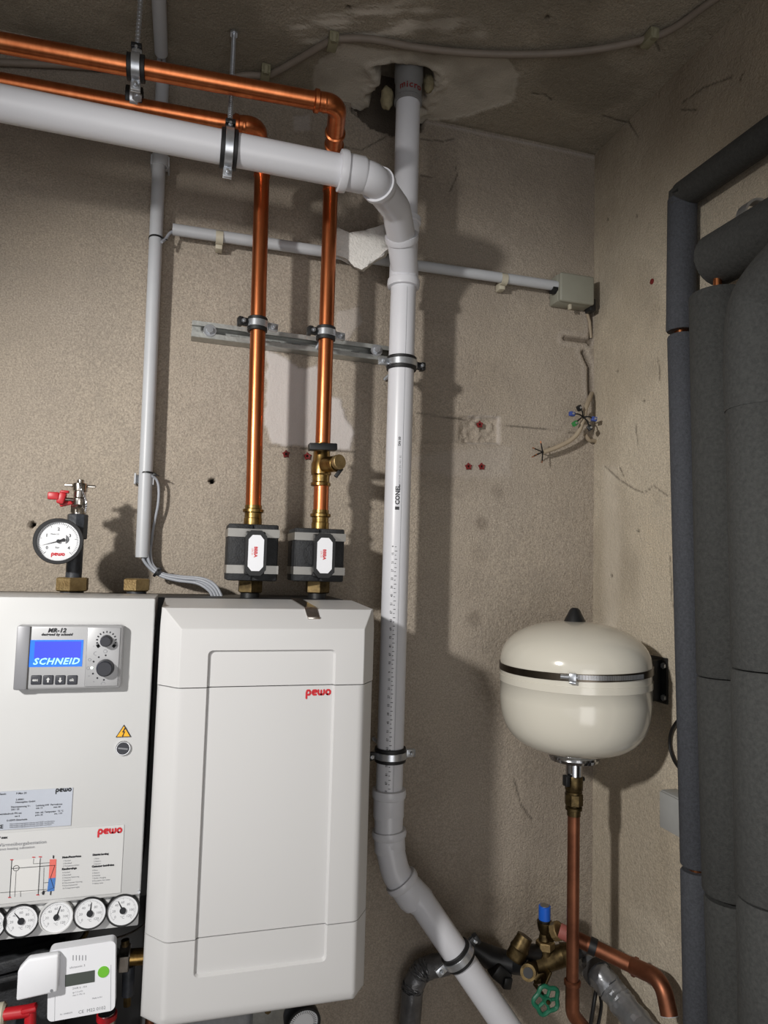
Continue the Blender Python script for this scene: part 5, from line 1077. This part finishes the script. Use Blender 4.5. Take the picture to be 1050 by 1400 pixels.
m = MB(); a = l_(75, 1372); m.plate([(a[0]-.0002, -hh_), (a[0]+.0002, -hh_), (a[0]+.0002, a[1]+.01), (a[0]-.0002, a[1]+.01)], o, ux, uz, .0002); a = l_(151.5, 1350); m.plate([(a[0]-.0002, a[1]-.03), (a[0]+.0002, a[1]-.03), (a[0]+.0002, a[1]+.03), (a[0]-.0002, a[1]+.03)], o, ux, uz, .0002); m.build('edge_line', 'print_grey', mt)

MB().span(-.5, CX1-.055, -.012, -.002, .62, dz1+.01).build('back_plate', 'zinc', ft)
t = thing('insulation_block', 'black foam insulation block with ridges under the dial row', 'insulation', W(30, 1360, -.13))
a, b = W(-60, 1300, -.12), W(96, 1400, -.12)
m = MB(); m.span(-.46, W(75, 1340, -.25).x, -.25, -.1, .6, W(60, 1297, -.25).z, .006); m.build('body', 'eps_black', t)
m = MB(); m.box(W(38, 1308, -.26), (.10, .03, .018), Matrix.Rotation(-.16, 3, 'Y'), .004); m.box(W(20, 1330, -.26), (.14, .03, .008), Matrix.Rotation(-.12, 3, 'Y'), .003); m.build('ridge', 'eps_black', t)
t = thing('insulation_block', 'black insulation shell behind the heat meter', 'insulation', W(140, 1400, -.1))
MB().span(W(80, 1340, -.08).x, W(196, 1340, -.08).x, -.09, -.0145, .6, .945, .006).build('body', 'black', t)
t = thing('lever_handle', 'red lever handle at the lower left edge', 'handle', W(30, 1385, -.31))
m = MB(); a, b = W(4, 1387, -.31), W(46, 1381, -.31); m.sweep([a, b-V(.004, 0, 0)], .0085, 14, ell=.9); m.sweep([b-V(.004, 0, -.002), W(41, 1405, -.31)], .0075, 12); m.box(W(40, 1379, -.312), (.02, .014, .008), Matrix.Rotation(-.12, 3, 'Y'), .003); m.build('grip', 'red', t)
m = MB(); m.cyl(W(-14, 1392, -.305), W(8, 1388, -.305), .0165, n=20, bev=.003); m.build('hub', 'clip', t)
MB().sweep([W(10, 1393, -.2), W(44, 1397, -.29)], .0075, 12).build('sleeve', 'painted_pipe', t)
t = thing('pipe_union', 'nickel and brass pipe union between heat meter and white cover', 'fitting', W(172, 1310, -.14))
YN = -.24
MB().hexa(W(150, 1312, YN), W(162, 1311, YN), .016).build('dark_nut', 'black', t); MB().hexa(W(163, 1310.5, YN), W(178, 1309, YN), .0215).build('union_nut', 'nickel', t); MB().cyl(W(176, 1309, YN), W(215, 1306, YN), .0118).build('brass_tail', 'brass', t)
m = MB(); m.cyl(W(176, 1320, YN), W(175, 1360, YN), .009, n=16); m.build('drain_tube', 'painted_pipe', t); MB().hexa(W(174, 1362, YN), W(174, 1375, YN), .006).build('drain_plug', 'brass_dark', t)
MB().cyl(W(172, 1300, YN), W(171, 1285, YN), .006).build('sensor_pocket', 'brass_dark', t)
tag(MB().sweep(spline([W(110, 1265, -.13), W(118, 1272, -.14), W(113, 1283, -.14), W(100, 1293, -.14), W(92, 1310, -.14)]), .004, 10).build('pipe_elbow', 'brass_dark'), 'thin brass sensor pipe above the heat meter', 'pipe')
tag(MB().sweep(spline([W(200, 1262, -.12), W(185, 1272, -.16), W(170, 1279, -.17), W(155, 1284, -.18), W(140, 1296, -.16)]), .0016, 8).build('cable', 'cable_ceiling'), 'thin dark cable running from the heat meter to the right', 'cable')
t = thing('pipe_union', 'red sealed steel union below the heat meter', 'fitting', W(145, 1395, -.15))
MB().cyl(W(146, 1384, -.17), W(147, 1420, -.17), .013, n=20).build('tube', 'chrome', t); MB().ring(W(146, 1389, -.17), (0, 0, 1), .012, .0155, .008, 20).build('red_seal', 'red', t)
# below the white cover
t = thing('pressure_gauge', 'black-cased gauge just under the white cover', 'gauge', W(414, 1392, -.17)); c = W(414, 1399, -.17); F = V(.1, -1, -.1).normalized()
m = MB(); m.lathe_open(c, F, [(.012, -.03), (.028, -.026), (.0305, -.01), (.0305, .004), (.0295, .006), (.026, .006), (.0255, .001)], 40); m.cyl(c+V(-.008, .01, .02), c+V(-.008, .01, .05), .009); m.build('case', 'black', t)
MB().cyl(c-F*.002, c+F*.002, .026, n=40).build('dial_face', 'dial', t)
m = MB(); e1 = F.cross(V(0, 0, 1)).normalized()*-1; e2 = F.cross(e1); e2 = e2 if e2.z > 0 else -e2
for i in range(31):
    a = math.radians(225-i*9); d = e1*math.cos(a)+e2*math.sin(a); w_ = (e1*-math.sin(a)+e2*math.cos(a))*.0004; f = c+F*.0024; m.add([f+d*.018-w_, f+d*.018+w_, f+d*.0235+w_, f+d*.0235-w_], [(0, 1, 2, 3)])
m.build('scale', 'print_black', t)
t = thing('mounting_bracket', 'grey steel plate with hex bolt showing under the white cover', 'bracket', W(365, 1390, -.05))
MB().span(W(345, 1390, -.05).x, W(390, 1390, -.05).x, -.055, -.014, .62, CZ0+.02, .001).build('plate', 'rail_zinc', t); c = W(366, 1380, -.056); MB().hexa(c, c-V(0, .006, 0), .0065).build('bolt', 'brass_dark', t)
for k, px in enumerate((225, 240, 205)):
    tag(MB().cyl(W(px, 1385, -.1), W(px-2, 1440, -.1), .0075 if k else .009, n=16).build('pipe_stub', 'brass' if k < 2 else 'copper_dull'), 'thin %s pipe stub under the left corner of the white cover' % ('brass', 'bright brass', 'copper')[k], 'pipe', 'pipe stubs under the cover')
